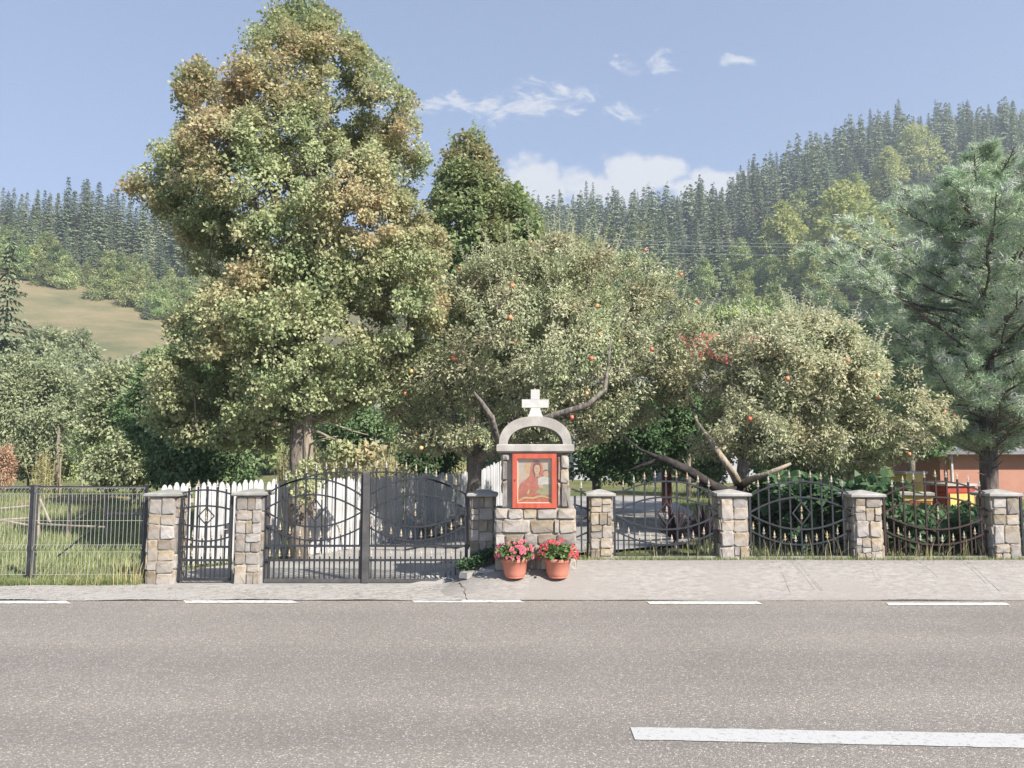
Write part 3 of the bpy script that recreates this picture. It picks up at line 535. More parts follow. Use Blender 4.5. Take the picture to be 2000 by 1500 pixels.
# ------------------------------------------------------------------ shrine
def shrine():
    random.seed(77)
    Y=9.42; cx=P(1046,1000,Y).x; zb=0.24
    X=lambda px,py:P(px,py,Y).x; Z=lambda py:P(1046,py,Y).z
    t=thing('wayside_shrine',(cx,Y+0.3,zb),'stone wayside shrine with a white cross, round arch and framed red icon','shrine')
    d=0.50
    w=X(1125,1050)-X(967,1050); cb=(X(1125,1050)+X(967,1050))/2; zt=Z(993)
    obj('base_core',MB().box((cb,Y+d/2,(zb-0.12+zt)/2),(w-0.03,d,zt-zb+0.12)),M['mortar'],t)
    rows=[(Z(993),Z(1014),[967,992,1021,1048,1088,1125]),(Z(1014),Z(1042),[967,981,1035,1083,1092,1125]),(Z(1042),Z(1066),[967,985,1022,1050,1086,1125]),(Z(1066),Z(1090),[967,1000,1043,1062,1100,1125]),(Z(1090),Z(1114),[967,990,1030,1047,1066,1098,1125])]
    pl=[]
    for za,zc,xx in rows:
        q=[cb+(x-1046)*w/158 for x in xx]
        for a,b in zip(q,q[1:]): pl.append((a-cb+random.uniform(0,.005),zc+random.uniform(0,.006),b-cb,za-random.uniform(0,.008)))
    masonry(t,cb,Y,0,0,0,0,0.2,pts=pl,dp=0.028,gap=0.010)
    for s in (-1,1): masonry(t,cb+s*(w-0.03)/2,Y+d/2,-d/2,d/2,zb-0.02,zt,0.2,rot=R(90*s),dp=0.022)
    # upper body
    x0,x1=X(981,940),X(1112,940); zc=Z(883); uw=x1-x0; cu=(x0+x1)/2; Yu=Y+0.04; du=0.42
    fx0,fx1=X(1001,940),X(1087,940)
    obj('niche_body',MB().box((cu,Yu+du/2,(zt+zc)/2),(uw-0.05,du,zc-zt)),M['shrine_plaster'],t)
    side=[(x0-cu,Z(900)-0.0,fx0-cu-0.035,Z(885)),(x0-cu,Z(938),fx0-cu-0.06,Z(900)),(x0-cu,Z(992),fx0-cu-0.06,Z(939)),
          (fx1-cu+0.05,Z(915),x1-cu,Z(886)),(fx1-cu+0.045,Z(944),x1-cu,Z(916)),(fx1-cu+0.055,Z(992),x1-cu,Z(944)),(fx1-cu+0.012,Z(940),fx1-cu+0.045,Z(890)),(fx1-cu+0.012,Z(990),fx1-cu+0.05,Z(942))]
    masonry(t,cu,Yu,0,0,0,0,0.2,pts=side,dp=0.045,gap=0.01)
    for s in (-1,1): masonry(t,cu+s*(uw-0.05)/2,Yu+du/2,-du/2,du/2,zt,zc-0.01,0.2,rot=R(90*s),dp=0.03)
    # arch lintel + arch (one concrete casting: outer outline with a semicircular opening)
    yo0,yo1=Y-0.05,Y+d-0.0; zl=Z(884); zs=Z(868); zo=Z(815); hw=(X(1121,880)-X(970,880))/2; ca=(X(1121,880)+X(970,880))/2
    n=28; outer=[]; inner=[]
    R_out=zo-zs+0.02; R_in=Z(832)-zs; iw=(X(1102,866)-X(988,866))/2-0.02
    for i in range(n+1):
        a=math.pi*i/n; c_,s_=math.cos(a),math.sin(a)
        outer.append((ca+hw*0.94*math.copysign(abs(c_)**0.86,c_),zs-0.01+R_out*abs(s_)**0.90)); inner.append((ca+iw*c_,zs+R_in*abs(s_)**0.95))
    V=[];Fc=[]
    for yy in (yo0,yo1): V+=[(x,yy,z) for x,z in outer]; V+=[(x,yy,z) for x,z in inner]
    k=n+1
    for i in range(n): Fc+=[(i,k+i,k+i+1,i+1),(2*k+i,2*k+i+1,3*k+i+1,3*k+i),(i,i+1,2*k+i+1,2*k+i),(k+i,3*k+i,3*k+i+1,k+i+1)]
    m=MB().add(V,Fc); obj('arch',m,M['shrine_plaster'],t,smooth=False)
    bev=0.012; L=MB(); V=[]
    for r,z in ((-bev-0.012,zl),(0,zl+0.02),(0,zs-0.01),(-bev,zs+0.002)):
        for i,j in ((-1,-1),(1,-1),(1,1),(-1,1)): V.append((ca+i*(hw+r),(yo0+yo1)/2+j*((yo1-yo0)/2+0.01+r),z))
    L.add(V,[(a*4+i,a*4+(i+1)%4,a*4+4+(i+1)%4,a*4+4+i) for a in range(3) for i in range(4)]+[(3,2,1,0),(12,13,14,15)]); obj('lintel',L,M['shrine_plaster'],t)
    # cross with flared foot
    cc=X(1045.5,780); zr=zo-0.03
    def xz(px,py): return (X(px,py),Z(py))
    foot=[xz(1030,818),xz(1035,808),xz(1038.5,795),(X(1037,790),Z(790)),(X(1054,790),Z(790)),xz(1053,795),xz(1057.5,808),xz(1062,818)]
    cr=[xz(1036.8,796),xz(1036.8,796),xz(1019.5,795.5),xz(1019.5,779.5),xz(1037,779.5),xz(1037,760),xz(1054.5,760),xz(1054.5,779.5),xz(1072,779.5),xz(1072,795.5),xz(1054.5,796)]
    yc=Y+0.05
    outl=[xz(1028,819),xz(1034,808),xz(1037.5,796)]+cr[2:10]+[xz(1055,796),xz(1058.5,808),xz(1064,819)]
    m=MB(); n_=len(outl); V=[(x,yc,z) for x,z in outl]+[(x,yc+0.09,z) for x,z in outl]
    # convex pieces so the concave outline triangulates cleanly
    m.prism([outl[0],outl[1],outl[2],outl[-3],outl[-2],outl[-1]][::1],yc,yc+0.09)
    m.prism([xz(1019.5,795.5),xz(1072,795.5),xz(1072,779.5),xz(1019.5,779.5)],yc+0.001,yc+0.089); m.prism([xz(1037,779.4),xz(1054.5,779.4),xz(1054.5,760),xz(1037,760)],yc,yc+0.09)
    obj('cross',m,M['white_paint'],t)
    # framed icon
    Yi=Y-0.012; fx=lambda px:X(px,940); z0,z1=Z(992),Z(886)
    fr=MB(); fwid=0.058; L_,R_,B_,T_=fx(1001),fx(1087),z0,z1
    ft=thing  # frame parts
    fo=obj('icon_frame',MB().box(((L_+R_)/2,Yi+0.05,(B_+T_)/2),(R_-L_-0.01,0.04,T_-B_-0.01)),M['red_frame'],t)
    obj('frame_stile',MB().box((L_+fwid/2,Yi,(B_+T_)/2),(fwid,0.05,T_-B_)),M['red_frame'],fo); obj('frame_stile',MB().box((R_-fwid/2,Yi,(B_+T_)/2),(fwid,0.05,T_-B_)),M['red_frame'],fo)
    obj('frame_rail',MB().box(((L_+R_)/2,Yi+0.001,T_-fwid/2),(R_-L_-2*fwid,0.048,fwid)),M['red_frame'],fo); obj('frame_rail',MB().box(((L_+R_)/2,Yi+0.001,B_+fwid/2),(R_-L_-2*fwid,0.048,fwid)),M['red_frame'],fo)
    l,r,b,tp=L_+fwid,R_-fwid,B_+fwid,T_-fwid
    bead=mat('pale_bead',(0.62,0.42,0.30),(0.72,0.52,0.38),9,0.6)
    for c_,d_ in (((l+0.005,0,(b+tp)/2),(0.010,0.02,tp-b)),((r-0.005,0,(b+tp)/2),(0.010,0.02,tp-b)),(((l+r)/2,0,tp-0.005),(r-l-0.02,0.02,0.010)),(((l+r)/2,0,b+0.005),(r-l-0.02,0.02,0.010))):
        obj('bead',MB().box((c_[0],Yi+0.016,c_[2]),d_),bead,fo)
    obj('lock',MB().box((L_+0.028,Yi-0.028,(B_+T_)/2+0.01),(0.014,0.008,0.016)),M['iron_grey'],fo)
    # printed devotional picture: a veiled mother holding a child, flat shapes 1 mm apart on one board
    bg=mat('icon_background',(0.42,0.30,0.21),(0.30,0.36,0.38),6,0.6,c3=(0.50,0.36,0.24),s3=5)
    ic=obj('icon_picture',MB().box(((l+r)/2,Yi+0.024,(b+tp)/2),(r-l,0.004,tp-b)),bg,t)
    w_,h_=r-l,tp-b
    def shp(name,pts,c,k,c2=None):
        m=mat('icon_'+name,c,c2 or tuple(x*0.75 for x in c),22,0.6); y=Yi+0.0215-0.0008*k
        m_=MB().add([(l+x*w_,y,b+z*h_) for x,z in pts],[tuple(range(len(pts)))]); obj(name,m_,m,ic)
    def ell(cx_,cz_,rx,rz,a0=0,a1=360,n=22): return [(cx_+rx*math.cos(R(a0+(a1-a0)*i/n)),cz_+rz*math.sin(R(a0+(a1-a0)*i/n))) for i in range(n)]
    shp('halo',ell(0.50,0.80,0.30,0.185),(0.50,0.33,0.17),1)
    shp('child_halo',ell(0.83,0.64,0.16,0.115),(0.46,0.29,0.15),2)
    shp('mantle',[(0.02,0.02),(0.03,0.30),(0.10,0.44),(0.26,0.53),(0.36,0.62),(0.38,0.74),(0.40,0.88),(0.48,0.965),(0.60,0.975),(0.70,0.90),(0.74,0.78),(0.73,0.66),(0.80,0.55),(0.92,0.42),(0.97,0.24),(0.97,0.02)],(0.33,0.085,0.065),3,(0.46,0.16,0.12))
    shp('veil_lining',[(0.44,0.72),(0.46,0.86),(0.54,0.93),(0.64,0.91),(0.69,0.80),(0.66,0.66),(0.60,0.56),(0.50,0.58)],(0.16,0.05,0.05),4)
    shp('face',ell(0.575,0.765,0.088,0.118),(0.52,0.33,0.21),5,(0.44,0.26,0.16))
    shp('neck',[(0.52,0.68),(0.62,0.68),(0.66,0.585),(0.52,0.575)],(0.42,0.25,0.16),4.6)
    shp('hair_shade',[(0.49,0.80),(0.50,0.87),(0.575,0.90),(0.65,0.87),(0.665,0.80),(0.62,0.855),(0.54,0.855)],(0.13,0.06,0.045),5.6)
    for ex in (0.54,0.61): shp('eye',ell(ex,0.785,0.016,0.008,n=8),(0.06,0.035,0.03),6)
    shp('nose',[(0.570,0.785),(0.582,0.785),(0.590,0.735),(0.566,0.735)],(0.36,0.20,0.13),6); shp('mouth',ell(0.578,0.705,0.022,0.007,n=8),(0.34,0.08,0.07),6)
    shp('child_face',ell(0.83,0.665,0.078,0.072),(0.52,0.33,0.21),5); shp('child_hair',[(0.75,0.67),(0.76,0.73),(0.83,0.755),(0.90,0.73),(0.915,0.66),(0.88,0.715),(0.80,0.715)],(0.20,0.10,0.06),6)
    shp('child_robe',[(0.60,0.55),(0.72,0.59),(0.80,0.60),(0.95,0.56),(0.98,0.40),(0.90,0.28),(0.72,0.30),(0.60,0.42)],(0.56,0.53,0.46),5,(0.40,0.40,0.38))
    shp('child_wrap',[(0.56,0.34),(0.76,0.42),(0.97,0.42),(0.98,0.22),(0.80,0.16),(0.52,0.24)],(0.22,0.23,0.15),6,(0.34,0.30,0.18))
    shp('arm',[(0.04,0.24),(0.30,0.30),(0.52,0.34),(0.66,0.40),(0.68,0.35),(0.54,0.26),(0.30,0.18),(0.06,0.12)],(0.42,0.14,0.10),6.6)
    shp('hand',[(0.60,0.40),(0.66,0.41),(0.76,0.38),(0.74,0.34),(0.64,0.34)],(0.52,0.33,0.21),7.2)
    shp('cuff',[(0.28,0.21),(0.33,0.30),(0.37,0.31),(0.33,0.20)],(0.58,0.40,0.17),7.2); shp('hem',[(0.03,0.06),(0.20,0.14),(0.45,0.13),(0.70,0.18),(0.97,0.12),(0.97,0.09),(0.70,0.14),(0.45,0.09),(0.20,0.10),(0.03,0.03)],(0.55,0.38,0.18),7.2)
    g=bpy.data.materials.new('icon_glass'); g.use_nodes=True; nd=g.node_tree.nodes; lk=g.node_tree.links; tr=nd.new('ShaderNodeBsdfTransparent'); gl=nd.new('ShaderNodeBsdfGlossy'); gl.inputs['Roughness'].default_value=0.12; ms=nd.new('ShaderNodeMixShader'); ms.inputs[0].default_value=0.10
    lk.new(tr.outputs[0],ms.inputs[1]); lk.new(gl.outputs[0],ms.inputs[2]); lk.new(ms.outputs[0],nd['Material Output'].inputs[0])
    obj('glass_pane',MB().box(((l+r)/2,Yi+0.008,(b+tp)/2),(r-l,0.002,tp-b)),g,fo)
shrine()
# ------------------------------------------------------------------ flower pots
M['pot_leaf']=leafmat('pot_leaves',[(0.05,0.10,0.025),(0.10,0.17,0.045),(0.16,0.22,0.07)],0.25,gain=1.3)
M['petal_red']=leafmat('red_petals',[(0.60,0.035,0.06),(0.75,0.08,0.09),(0.80,0.16,0.18)],0.2,gain=0.95)
M['petal_pink']=leafmat('pink_petals',[(0.62,0.05,0.12),(0.78,0.12,0.18),(0.80,0.22,0.26)],0.2,gain=0.95)
def rdir(n): return norm(rng.normal(size=(n,3)))
def flowerpot(px,py,label,pm,seed,green):
    global rng; rng=np.random.default_rng(seed)
    p=G(px,py,0.235); Y=9.24; p=P(px,py,Y); z=apz(p.x,Y)+0.003
    t=thing('potted_plant',(p.x,Y,z),label,'potted plant','flower pots at the foot of the shrine')
    r0,r1,h=0.112,0.158,0.225
    obj('pot',MB().lathe((p.x,Y,z),[(r0*0.9,0),(r0,0.012),(r0+0.02,0.06),(r1-0.012,h-0.045),(r1-0.004,h-0.04),(r1,h-0.03),(r1,h),(r1-0.012,h),(r1-0.02,h-0.03)],28),M['terracotta'],t,smooth=True)
    obj('saucer',MB().lathe((p.x,Y,z-0.001),[(r0*0.95,0),(r0*1.05,0.012),(r0*1.02,0.014)],28),M['terracotta'],t,smooth=True)
    obj('soil',MB().lathe((p.x,Y,z+h-0.035),[(r1-0.02,0),(r1-0.02,0.012)],20),M['soil'],t)
    c=np.array([p.x,Y,z+h+0.05]); n=620; d=rdir(n); d[:,2]=np.abs(d[:,2])*1.0-0.22; rr=rng.uniform(0.35,1,n)[:,None]
    Pn=c+d*rr*np.array([0.225,0.19,0.145]); V,Q=leaves(Pn,d+rng.normal(size=(n,3))*0.6,rdir(n)+[0,-.3,.8],rng.uniform(.035,.065,n),rng.uniform(.028,.045,n))
    link(bpy.data.objects.new('foliage',fastmesh('foliage',V,Q,M['pot_leaf'],np.repeat(rng.uniform(0,1,n),4))),t).location=-OFF[t]
    sm=MB()
    for i in range(14):
        a=random.uniform(0,6.28); e=(p.x+math.cos(a)*0.15,Y+math.sin(a)*0.12,z+h+random.uniform(.04,.14)); sm.tube([(p.x+math.cos(a)*.03,Y+math.sin(a)*.03,z+h-0.03),e],[0.005,0.003],4)
    obj('stems',sm,M['pot_leaf'],t)
    nb=64; me_l=[]
    for k in range(4):
        m_=7; a=np.arange(m_)*2*math.pi/m_; D=np.stack([np.cos(a),np.sin(a),np.full(m_,.5)],1); Vv,Qq=leaves(np.zeros((m_,3)),D,np.tile([0,0,1.],(m_,1)),rng.uniform(.022,.030,m_),0.026)
        a=a+.4; D=np.stack([np.cos(a),np.sin(a),np.full(m_,1.6)],1); V2,Q2=leaves(np.zeros((m_,3)),D,np.tile([0,0,1.],(m_,1)),0.019,0.018)
        me_l.append(fastmesh('blossom',np.concatenate([Vv,V2]),np.concatenate([Qq,Q2+len(Vv)]),pm,np.concatenate([rng.uniform(0,1,len(Vv)),rng.uniform(0,1,len(V2))])))
    for i in range(nb):
        while True:
            d=Vector(rng.normal(size=3)).normalized(); d.z=abs(d.z)*1.1-0.25; d.y-=0.25; d.normalize()
            if green and abs(d.x)<0.45 and d.z<0.75 : continue
            break
        q=Vector(c)+Vector((d.x*.235,d.y*.20,d.z*.165)); o=inst('blossom',me_l[i%4],t,q,(1,1,1)); o.rotation_euler=(d+Vector((0,-.3,.2))).to_track_quat('Z','Y').to_euler(); s=random.uniform(.8,1.25); o.scale=(s,s,s)
flowerpot(1005.5,1112,'left terracotta pot of pink and red begonias before the shrine',M['petal_pink'],4,False)
flowerpot(1089,1110,'right terracotta pot of red geraniums with a green leafy middle before the shrine',M['petal_red'],5,True)
tl=P(1066,1105,9.37); tag(obj('tile',MB().box((tl.x,9.375,tl.z+0.03),(0.10,0.012,0.14)),M['white_paint']),'white tile leaning on the shrine base between the two flower pots','tile')
# curb stones and low plant left of the shrine
for (a,b,c,d,lab) in (((905,1127),(938,1106),0.07,0.14,'rounded grey kerb slab where the gate meets the apron'),((937,1118),(968,1108),0.05,0.10,'flat grey kerb slab against the left foot of the shrine'),):
    p,q=P(*a,9.50),P(*b,9.72) if 'rounded' in lab else P(*b,9.45); p.z=max(ghf(p.x,p.y),0.02); q.z=max(ghf(q.x,q.y),.02); m=(p+q)/2; L=(q-p)
    tag(obj('kerb_stone',MB().box((m.x,m.y,m.z+0.03),(L.length,d,c),math.atan2(L.y,L.x),0.92),M['cap']),lab,'kerb stone')
#PART2

# grit along the seam between road and concrete, and a crack in the apron's left corner
def pebbles(name,n,xf_,yf_,zf_,smin,smax,m,seed):
    r=np.random.default_rng(seed); x=xf_(r,n); y=yf_(r,n,x); base=np.array([(1,0,0),(-1,0,0),(0,1,0),(0,-1,0),(0,0,1.)]); fc=np.array([(0,2,4),(2,1,4),(1,3,4),(3,0,4)]); sz=r.uniform(smin,smax,n); a=r.uniform(0,6.28,n); c,s_=np.cos(a),np.sin(a)
    V=np.repeat(base[None],n,0)*r.uniform(.6,1.3,(n,5,1)); V=np.stack([V[...,0]*c[:,None]-V[...,1]*s_[:,None],V[...,0]*s_[:,None]+V[...,1]*c[:,None],V[...,2]*.6],-1)*sz[:,None,None]; z=np.array([zf_(p,q) for p,q in zip(x,y)]); V+=np.stack([x,y,z],-1)[:,None,:]
    Q=(np.arange(n)[:,None,None]*5+fc[None]).reshape(-1,3); o=bpy.data.objects.new(name,fastmesh(name,V.reshape(-1,3),Q,m)); COL.objects.link(o); o['kind']='stuff'
gm_=mat('pale_grit',(0.16,0.145,0.125),(0.42,0.39,0.35),60,0.95)
pebbles('roadside_grit',5200,lambda r,n:r.uniform(-8,8,n),lambda r,n,x:8.80+r.normal(0,0.05,n)-np.abs(r.normal(0,0.10,n)),lambda p,q:0.001 if q<8.79 else max(0.012,apz(p,q)*(1 if p>-0.7 else 0)),0.003,0.009,gm_,11)
pebbles('strip_grit',2600,lambda r,n:r.uniform(-8,-0.8,n),lambda r,n,x:r.uniform(8.85,9.75,n),lambda p,q:0.014,0.003,0.011,gm_,12)
pebbles('apron_grit',1500,lambda r,n:r.uniform(-0.3,8,n),lambda r,n,x:9.64-np.abs(r.normal(0,0.12,n)),lambda p,q:apz(p,q),0.003,0.009,gm_,13)
cr=MB(); q0,q1=G(893,1143,0.03),G(915,1171,0.01); pts=[]
for i in range(12): t=i/11; v=q0.lerp(q1,t); pts.append((v.x+random.uniform(-.02,.02),v.y,apz(v.x,v.y)+0.003))
cr.tube(pts,0.004,4); tag(obj('crack_line',cr,M['soil'],ap),kind='stuff')
# ------------------------------------------------------------------ vegetation: generator
def clumps_profile(rows,Yc,dr,n,shell=0.55,hole=0.0,ns=0.8,seed=1,ymin=None,rough=0.30):
    """rows: (py, left px, right px) outline of a crown in metres at distance Yc; returns clump centres in a closed volume"""
    r=np.random.default_rng(seed); rows=sorted(rows)
    ys=np.array([a[0] for a in rows],float); zz=np.array([P(1000,a[0],Yc).z for a in rows]); xl=np.array([P(a[1],a[0],Yc).x for a in rows]); xr=np.array([P(a[2],a[0],Yc).x for a in rows])
    out=[]; o=np.argsort(zz); zz,xl,xr=zz[o],xl[o],xr[o]; wmax=(xr-xl).max()/2
    while len(out)<n:
        z=r.uniform(zz[0],zz[-1]); a,b=np.interp(z,zz,xl),np.interp(z,zz,xr); w=(b-a)/2
        if r.uniform()>w/wmax+0.05: continue
        rr=r.uniform()**(0.5*(1-shell)) if r.uniform()<0.85 else r.uniform()**0.5; th=r.uniform(0,2*math.pi)
        w*=1-rough*0.5+rough*1.5*noise.noise(Vector((math.cos(th)*1.6+seed,math.sin(th)*1.6,z*1.1)))+rough*0.25
        x=(a+b)/2+w*rr*math.cos(th); y=Yc+max(w,0.0)*dr*rr*math.sin(th)
        nv=noise.noise(Vector((x*ns+seed*3.1,y*ns,z*ns)))
        if nv<-0.18+hole and r.uniform()<0.85: continue
        if ymin and y<ymin: continue
        out.append((x,y,z,rr))
    return np.array(out)
def skeleton(trunk,pts,rad0,tip=0.006,pull=0.7,sag=0.0):
    """grow limbs: every clump centre hangs on the nearest node closer to the trunk. Returns node list, parent index, radius"""
    nodes=[Vector(p) for p in trunk]; par=[-1]+list(range(len(trunk)-1)); dist=[0.0]
    for i in range(1,len(nodes)): dist.append(dist[-1]+(nodes[i]-nodes[i-1]).length)
    A=np.array([list(v) for v in nodes]); Dd=np.array(dist)
    zt=np.array(trunk[-1]); 
    axis=np.array([list(p) for p in trunk]); nb=len(trunk)
    order=sorted(range(len(pts)),key=lambda i: np.min(np.linalg.norm(axis-pts[i,:3],axis=1)))
    for i in order:
        p=pts[i,:3]; d=np.linalg.norm(A-p,axis=1); 
        up=np.where(A[:,2]>p[2]+0.1,(A[:,2]-p[2])*0.9,0)
        c=d+Dd*(1-pull)*0.5+up; k=int(np.argmin(c)); q=Vector(A[k]); pv=Vector(p); L=(pv-q).length
        if L>0.8:
            m=max(1,int(L/0.5)); last=k
            for j in range(1,m+1):
                t=j/(m+1); w=q.lerp(pv,t)+Vector((random.uniform(-1,1),random.uniform(-1,1),random.uniform(-1,1)))*0.06*L*math.sin(t*math.pi)+Vector((0,0,-0.10*L*math.sin(t*math.pi)))
                nodes.append(w); par.append(last); dist.append(dist[last]+(w-nodes[last]).length); last=len(nodes)-1
            nodes.append(pv); par.append(last); dist.append(dist[last]+(pv-nodes[last]).length)
        else: nodes.append(pv); par.append(k); dist.append(dist[k]+L)
        A=np.array([list(v) for v in nodes]) if len(nodes)-len(A)>40 else np.vstack([A]+[np.array(list(v))[None] for v in nodes[len(A):]]); Dd=np.array(dist)
    n=len(nodes); area=[0.0]*n
    for i in range(n-1,0,-1):
        if area[i]==0: area[i]=tip**2.2
        area[par[i]]+=area[i]
    rad=[a**(1/2.2) for a in area]; s=rad0/max(rad[0],1e-6)
    rad=[max(tip*0.6,q*s if i<nb else min(q*s, q*s)) for i,q in enumerate(rad)]
    return nodes,par,rad
def limbs(nodes,par,rad,nb,minr=0.0):
    t=MB(); b=MB(); t.tube(nodes[:nb],rad[:nb],10)
    V=[];Q=[]
    for i in range(nb,len(nodes)):
        if rad[i]<minr: continue
        j=par[i]; n=6 if rad[i]>0.03 else (4 if rad[i]>0.012 else 3); b.tube([nodes[j],nodes[i]],[min(rad[j],rad[i]*1.35),rad[i]],n,False)
    return t,b
def crown(pts,centre,m,lsize,per,cr,asp=0.6,seed=1,up=0.3,flat=(1,1,0.8),name='crown',droop=0.15,outer_z=None,shoots=0,shootl=0.5,outw=0.5,tintb=0.0):
    r=np.random.default_rng(seed); n=len(pts)*per; C=np.repeat(pts[:,:3],per,0); O=np.repeat(pts[:,3],per)
    d=norm(r.normal(size=(n,3))); rr=r.uniform(0,1,n)**0.5; crv=np.repeat(r.uniform(0.6,1.35,len(pts)),per)
    off=d*(rr*cr*crv)[:,None]*np.array(flat); Pn=C+off
    outd=norm(Pn-centre); D=norm(d*0.6+outd*outw+r.normal(size=(n,3))*0.55+[0,0,-0.1]); N=norm(outd*0.95+[0,0,up]+r.normal(size=(n,3))*0.42)
    L=lsize*r.uniform(0.65,1.3,n); V,Q=leaves(Pn,D,N,L,L*asp*r.uniform(.8,1.2,n),droop)
    ct=np.repeat(r.uniform(-0.30,0.30,len(pts)),per); tint=np.clip(r.uniform(0.1,0.9,n)*0.5+0.25+ct+tintb,0,1)
    oz=O*1.0
    if outer_z is not None: oz=O*np.clip((Pn[:,2]-outer_z[0])/(outer_z[1]-outer_z[0]),outer_z[2],1)
    oz=np.clip(oz*(r.uniform(0.3,1.3,n)),0,1)
    Vs=[V];Qs=[Q];Ts=[np.repeat(tint,4)];Os=[np.repeat(oz,4)]
    if shoots:
        topw=pts[:,2]+r.uniform(-0.4,0.4,len(pts))+pts[:,3]*1.2; idx=np.argsort(-topw)[:int(len(pts)*0.5)]; idx=r.choice(idx,shoots)
        for i in idx:
            o=pts[i,:3]; od=o-centre; dr=norm(np.array([od[0]*0.3,od[1]*0.3,1.2])+r.normal(size=3)*0.25); sl_=shootl*r.uniform(.5,1.3); m_=int(sl_/0.028)
            tt=np.linspace(0.1,1,m_); q=o+dr*(tt*sl_)[:,None]; a=np.arange(m_)*2.4+r.uniform(0,6); side=np.stack([np.cos(a),np.sin(a),np.full(m_,.55)],1)
            Vv,Qq=leaves(q,side,np.tile([0,0,1.],(m_,1))+r.normal(size=(m_,3))*.3,lsize*r.uniform(.7,1.05,m_),lsize*asp*0.9,0.25); b=sum(len(v) for v in Vs); Vs.append(Vv);Qs.append(Qq+b);Ts.append(np.repeat(np.clip(r.uniform(.5,1,m_),0,1),4));Os.append(np.zeros(4*m_))
            w=0.004; s_=np.array([w,0,0]); p0,p1=o,o+dr*sl_; b=sum(len(v) for v in Vs); Vs.append(np.array([p0-s_,p0+s_,p1+s_*.4,p1-s_*.4]));Qs.append(np.array([[b,b+1,b+2,b+3]]));Ts.append(np.full(4,.9));Os.append(np.zeros(4))
    return np.concatenate(Vs),np.concatenate(Qs),np.concatenate(Ts),np.concatenate(Os)
def tree(name,label,cat,trunk,rows,Yc,dr,ncl,m,lsize,per,cr,rad0,bark,seed=1,group=None,hole=0.0,ns=0.8,shell=0.55,asp=0.6,minr=0.004,ymin=None,outer_z=None,shoots=0,shootl=0.5,up=0.3,flat=(1,1,0.8),extra=None,rough=0.3,pull=0.7,crown_name='crown',tintb=0.0,outw=0.5):
    random.seed(seed); pts=clumps_profile(rows,Yc,dr,ncl,shell,hole,ns,seed,ymin,rough)
    if extra is not None: pts=np.vstack([pts,extra])
    t=thing(name,trunk[0],label,cat,group)
    nodes,par,rad=skeleton(trunk,pts,rad0,pull=pull); tb,bb=limbs(nodes,par,rad,len(trunk),minr)
    obj('trunk',tb,bark,t,smooth=True)
    if bb.v: obj('branches',bb,bark,t,smooth=True)
    c=pts[:,:3].mean(0); V,Q,T,O=crown(pts,c,m,lsize,per,cr,asp,seed,up,flat,outer_z=outer_z,shoots=shoots,shootl=shootl,tintb=tintb,outw=outw)
    o=bpy.data.objects.new(crown_name,fastmesh(crown_name,V,Q,m,T,O)); link(o,t); o.location=-OFF[t]
    return t,pts
L_={}
L_['maple']=leafmat('maple_leaves',[(0.065,0.095,0.042),(0.13,0.155,0.07),(0.18,0.19,0.095)],0.3,vary=(0.235,0.165,0.09),vs=0.75)
L_['linden']=leafmat('linden_leaves',[(0.05,0.085,0.032),(0.10,0.14,0.055),(0.165,0.19,0.08)],0.3,gain=2.3,vary=(0.19,0.15,0.075),vs=0.6)
L_['apple']=leafmat('apple_leaves',[(0.075,0.10,0.045),(0.155,0.175,0.092),(0.225,0.235,0.135)],0.3,vary=(0.185,0.165,0.10),vs=1.2)
L_['apple_pale']=leafmat('pale_apple_leaves',[(0.085,0.11,0.052),(0.18,0.195,0.105),(0.265,0.27,0.155)],0.32,vary=(0.215,0.20,0.115),vs=1.2)
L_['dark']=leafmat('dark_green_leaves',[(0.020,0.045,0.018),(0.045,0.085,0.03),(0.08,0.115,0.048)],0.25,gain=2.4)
L_['mid']=leafmat('mid_green_leaves',[(0.05,0.085,0.035),(0.10,0.14,0.055),(0.16,0.19,0.085)],0.3,gain=2.1)
L_['willow']=leafmat('grey_green_leaves',[(0.09,0.115,0.06),(0.15,0.175,0.09),(0.22,0.24,0.13)],0.3,gain=2.0)
L_['pine']=leafmat('pine_needles',[(0.05,0.085,0.052),(0.12,0.16,0.088),(0.25,0.275,0.155)],0.15,rough=0.75,gain=3.5)
L_['hill_leaf']=leafmat('hillside_leaves',[(0.07,0.11,0.035),(0.13,0.175,0.055),(0.22,0.25,0.085)],0.3,rand=0.3,gain=1.8)
L_['young']=leafmat('young_wood_leaves',[(0.10,0.14,0.05),(0.18,0.22,0.08),(0.28,0.30,0.12)],0.3,rand=0.2,gain=1.75)
L_['spruce']=leafmat('spruce_needles',[(0.040,0.062,0.036),(0.080,0.105,0.055),(0.125,0.148,0.078)],0.1,rand=0.38,rough=0.6,gain=2.0)
L_['lime_leaf']=leafmat('yellow_green_leaves',[(0.15,0.19,0.04),(0.25,0.28,0.07),(0.34,0.34,0.12)],0.35,gain=1.5)
L_['dry']=leafmat('dry_stalk_leaves',[(0.20,0.21,0.08),(0.33,0.30,0.13),(0.46,0.38,0.18)],0.3,gain=1.3)
L_['rust']=leafmat('rusty_dry_leaves',[(0.30,0.16,0.09),(0.42,0.25,0.15),(0.50,0.33,0.20)],0.3,gain=1.2)
L_['grass']=leafmat('grass_blades',[(0.09,0.13,0.035),(0.165,0.20,0.07),(0.30,0.30,0.15)],0.3,gain=1.4)
L_['bigleaf']=leafmat('broad_garden_leaves',[(0.025,0.06,0.022),(0.05,0.105,0.04),(0.10,0.14,0.075)],0.25,gain=1.35)
L_['purple']=leafmat('dark_purple_blades',[(0.012,0.010,0.014),(0.03,0.022,0.028),(0.07,0.05,0.055)],0.1,gain=1.4)
def tp(lst,z0=None):
    """trunk polyline from (px,py,Y) triples"""
    return [P(*a) for a in lst]
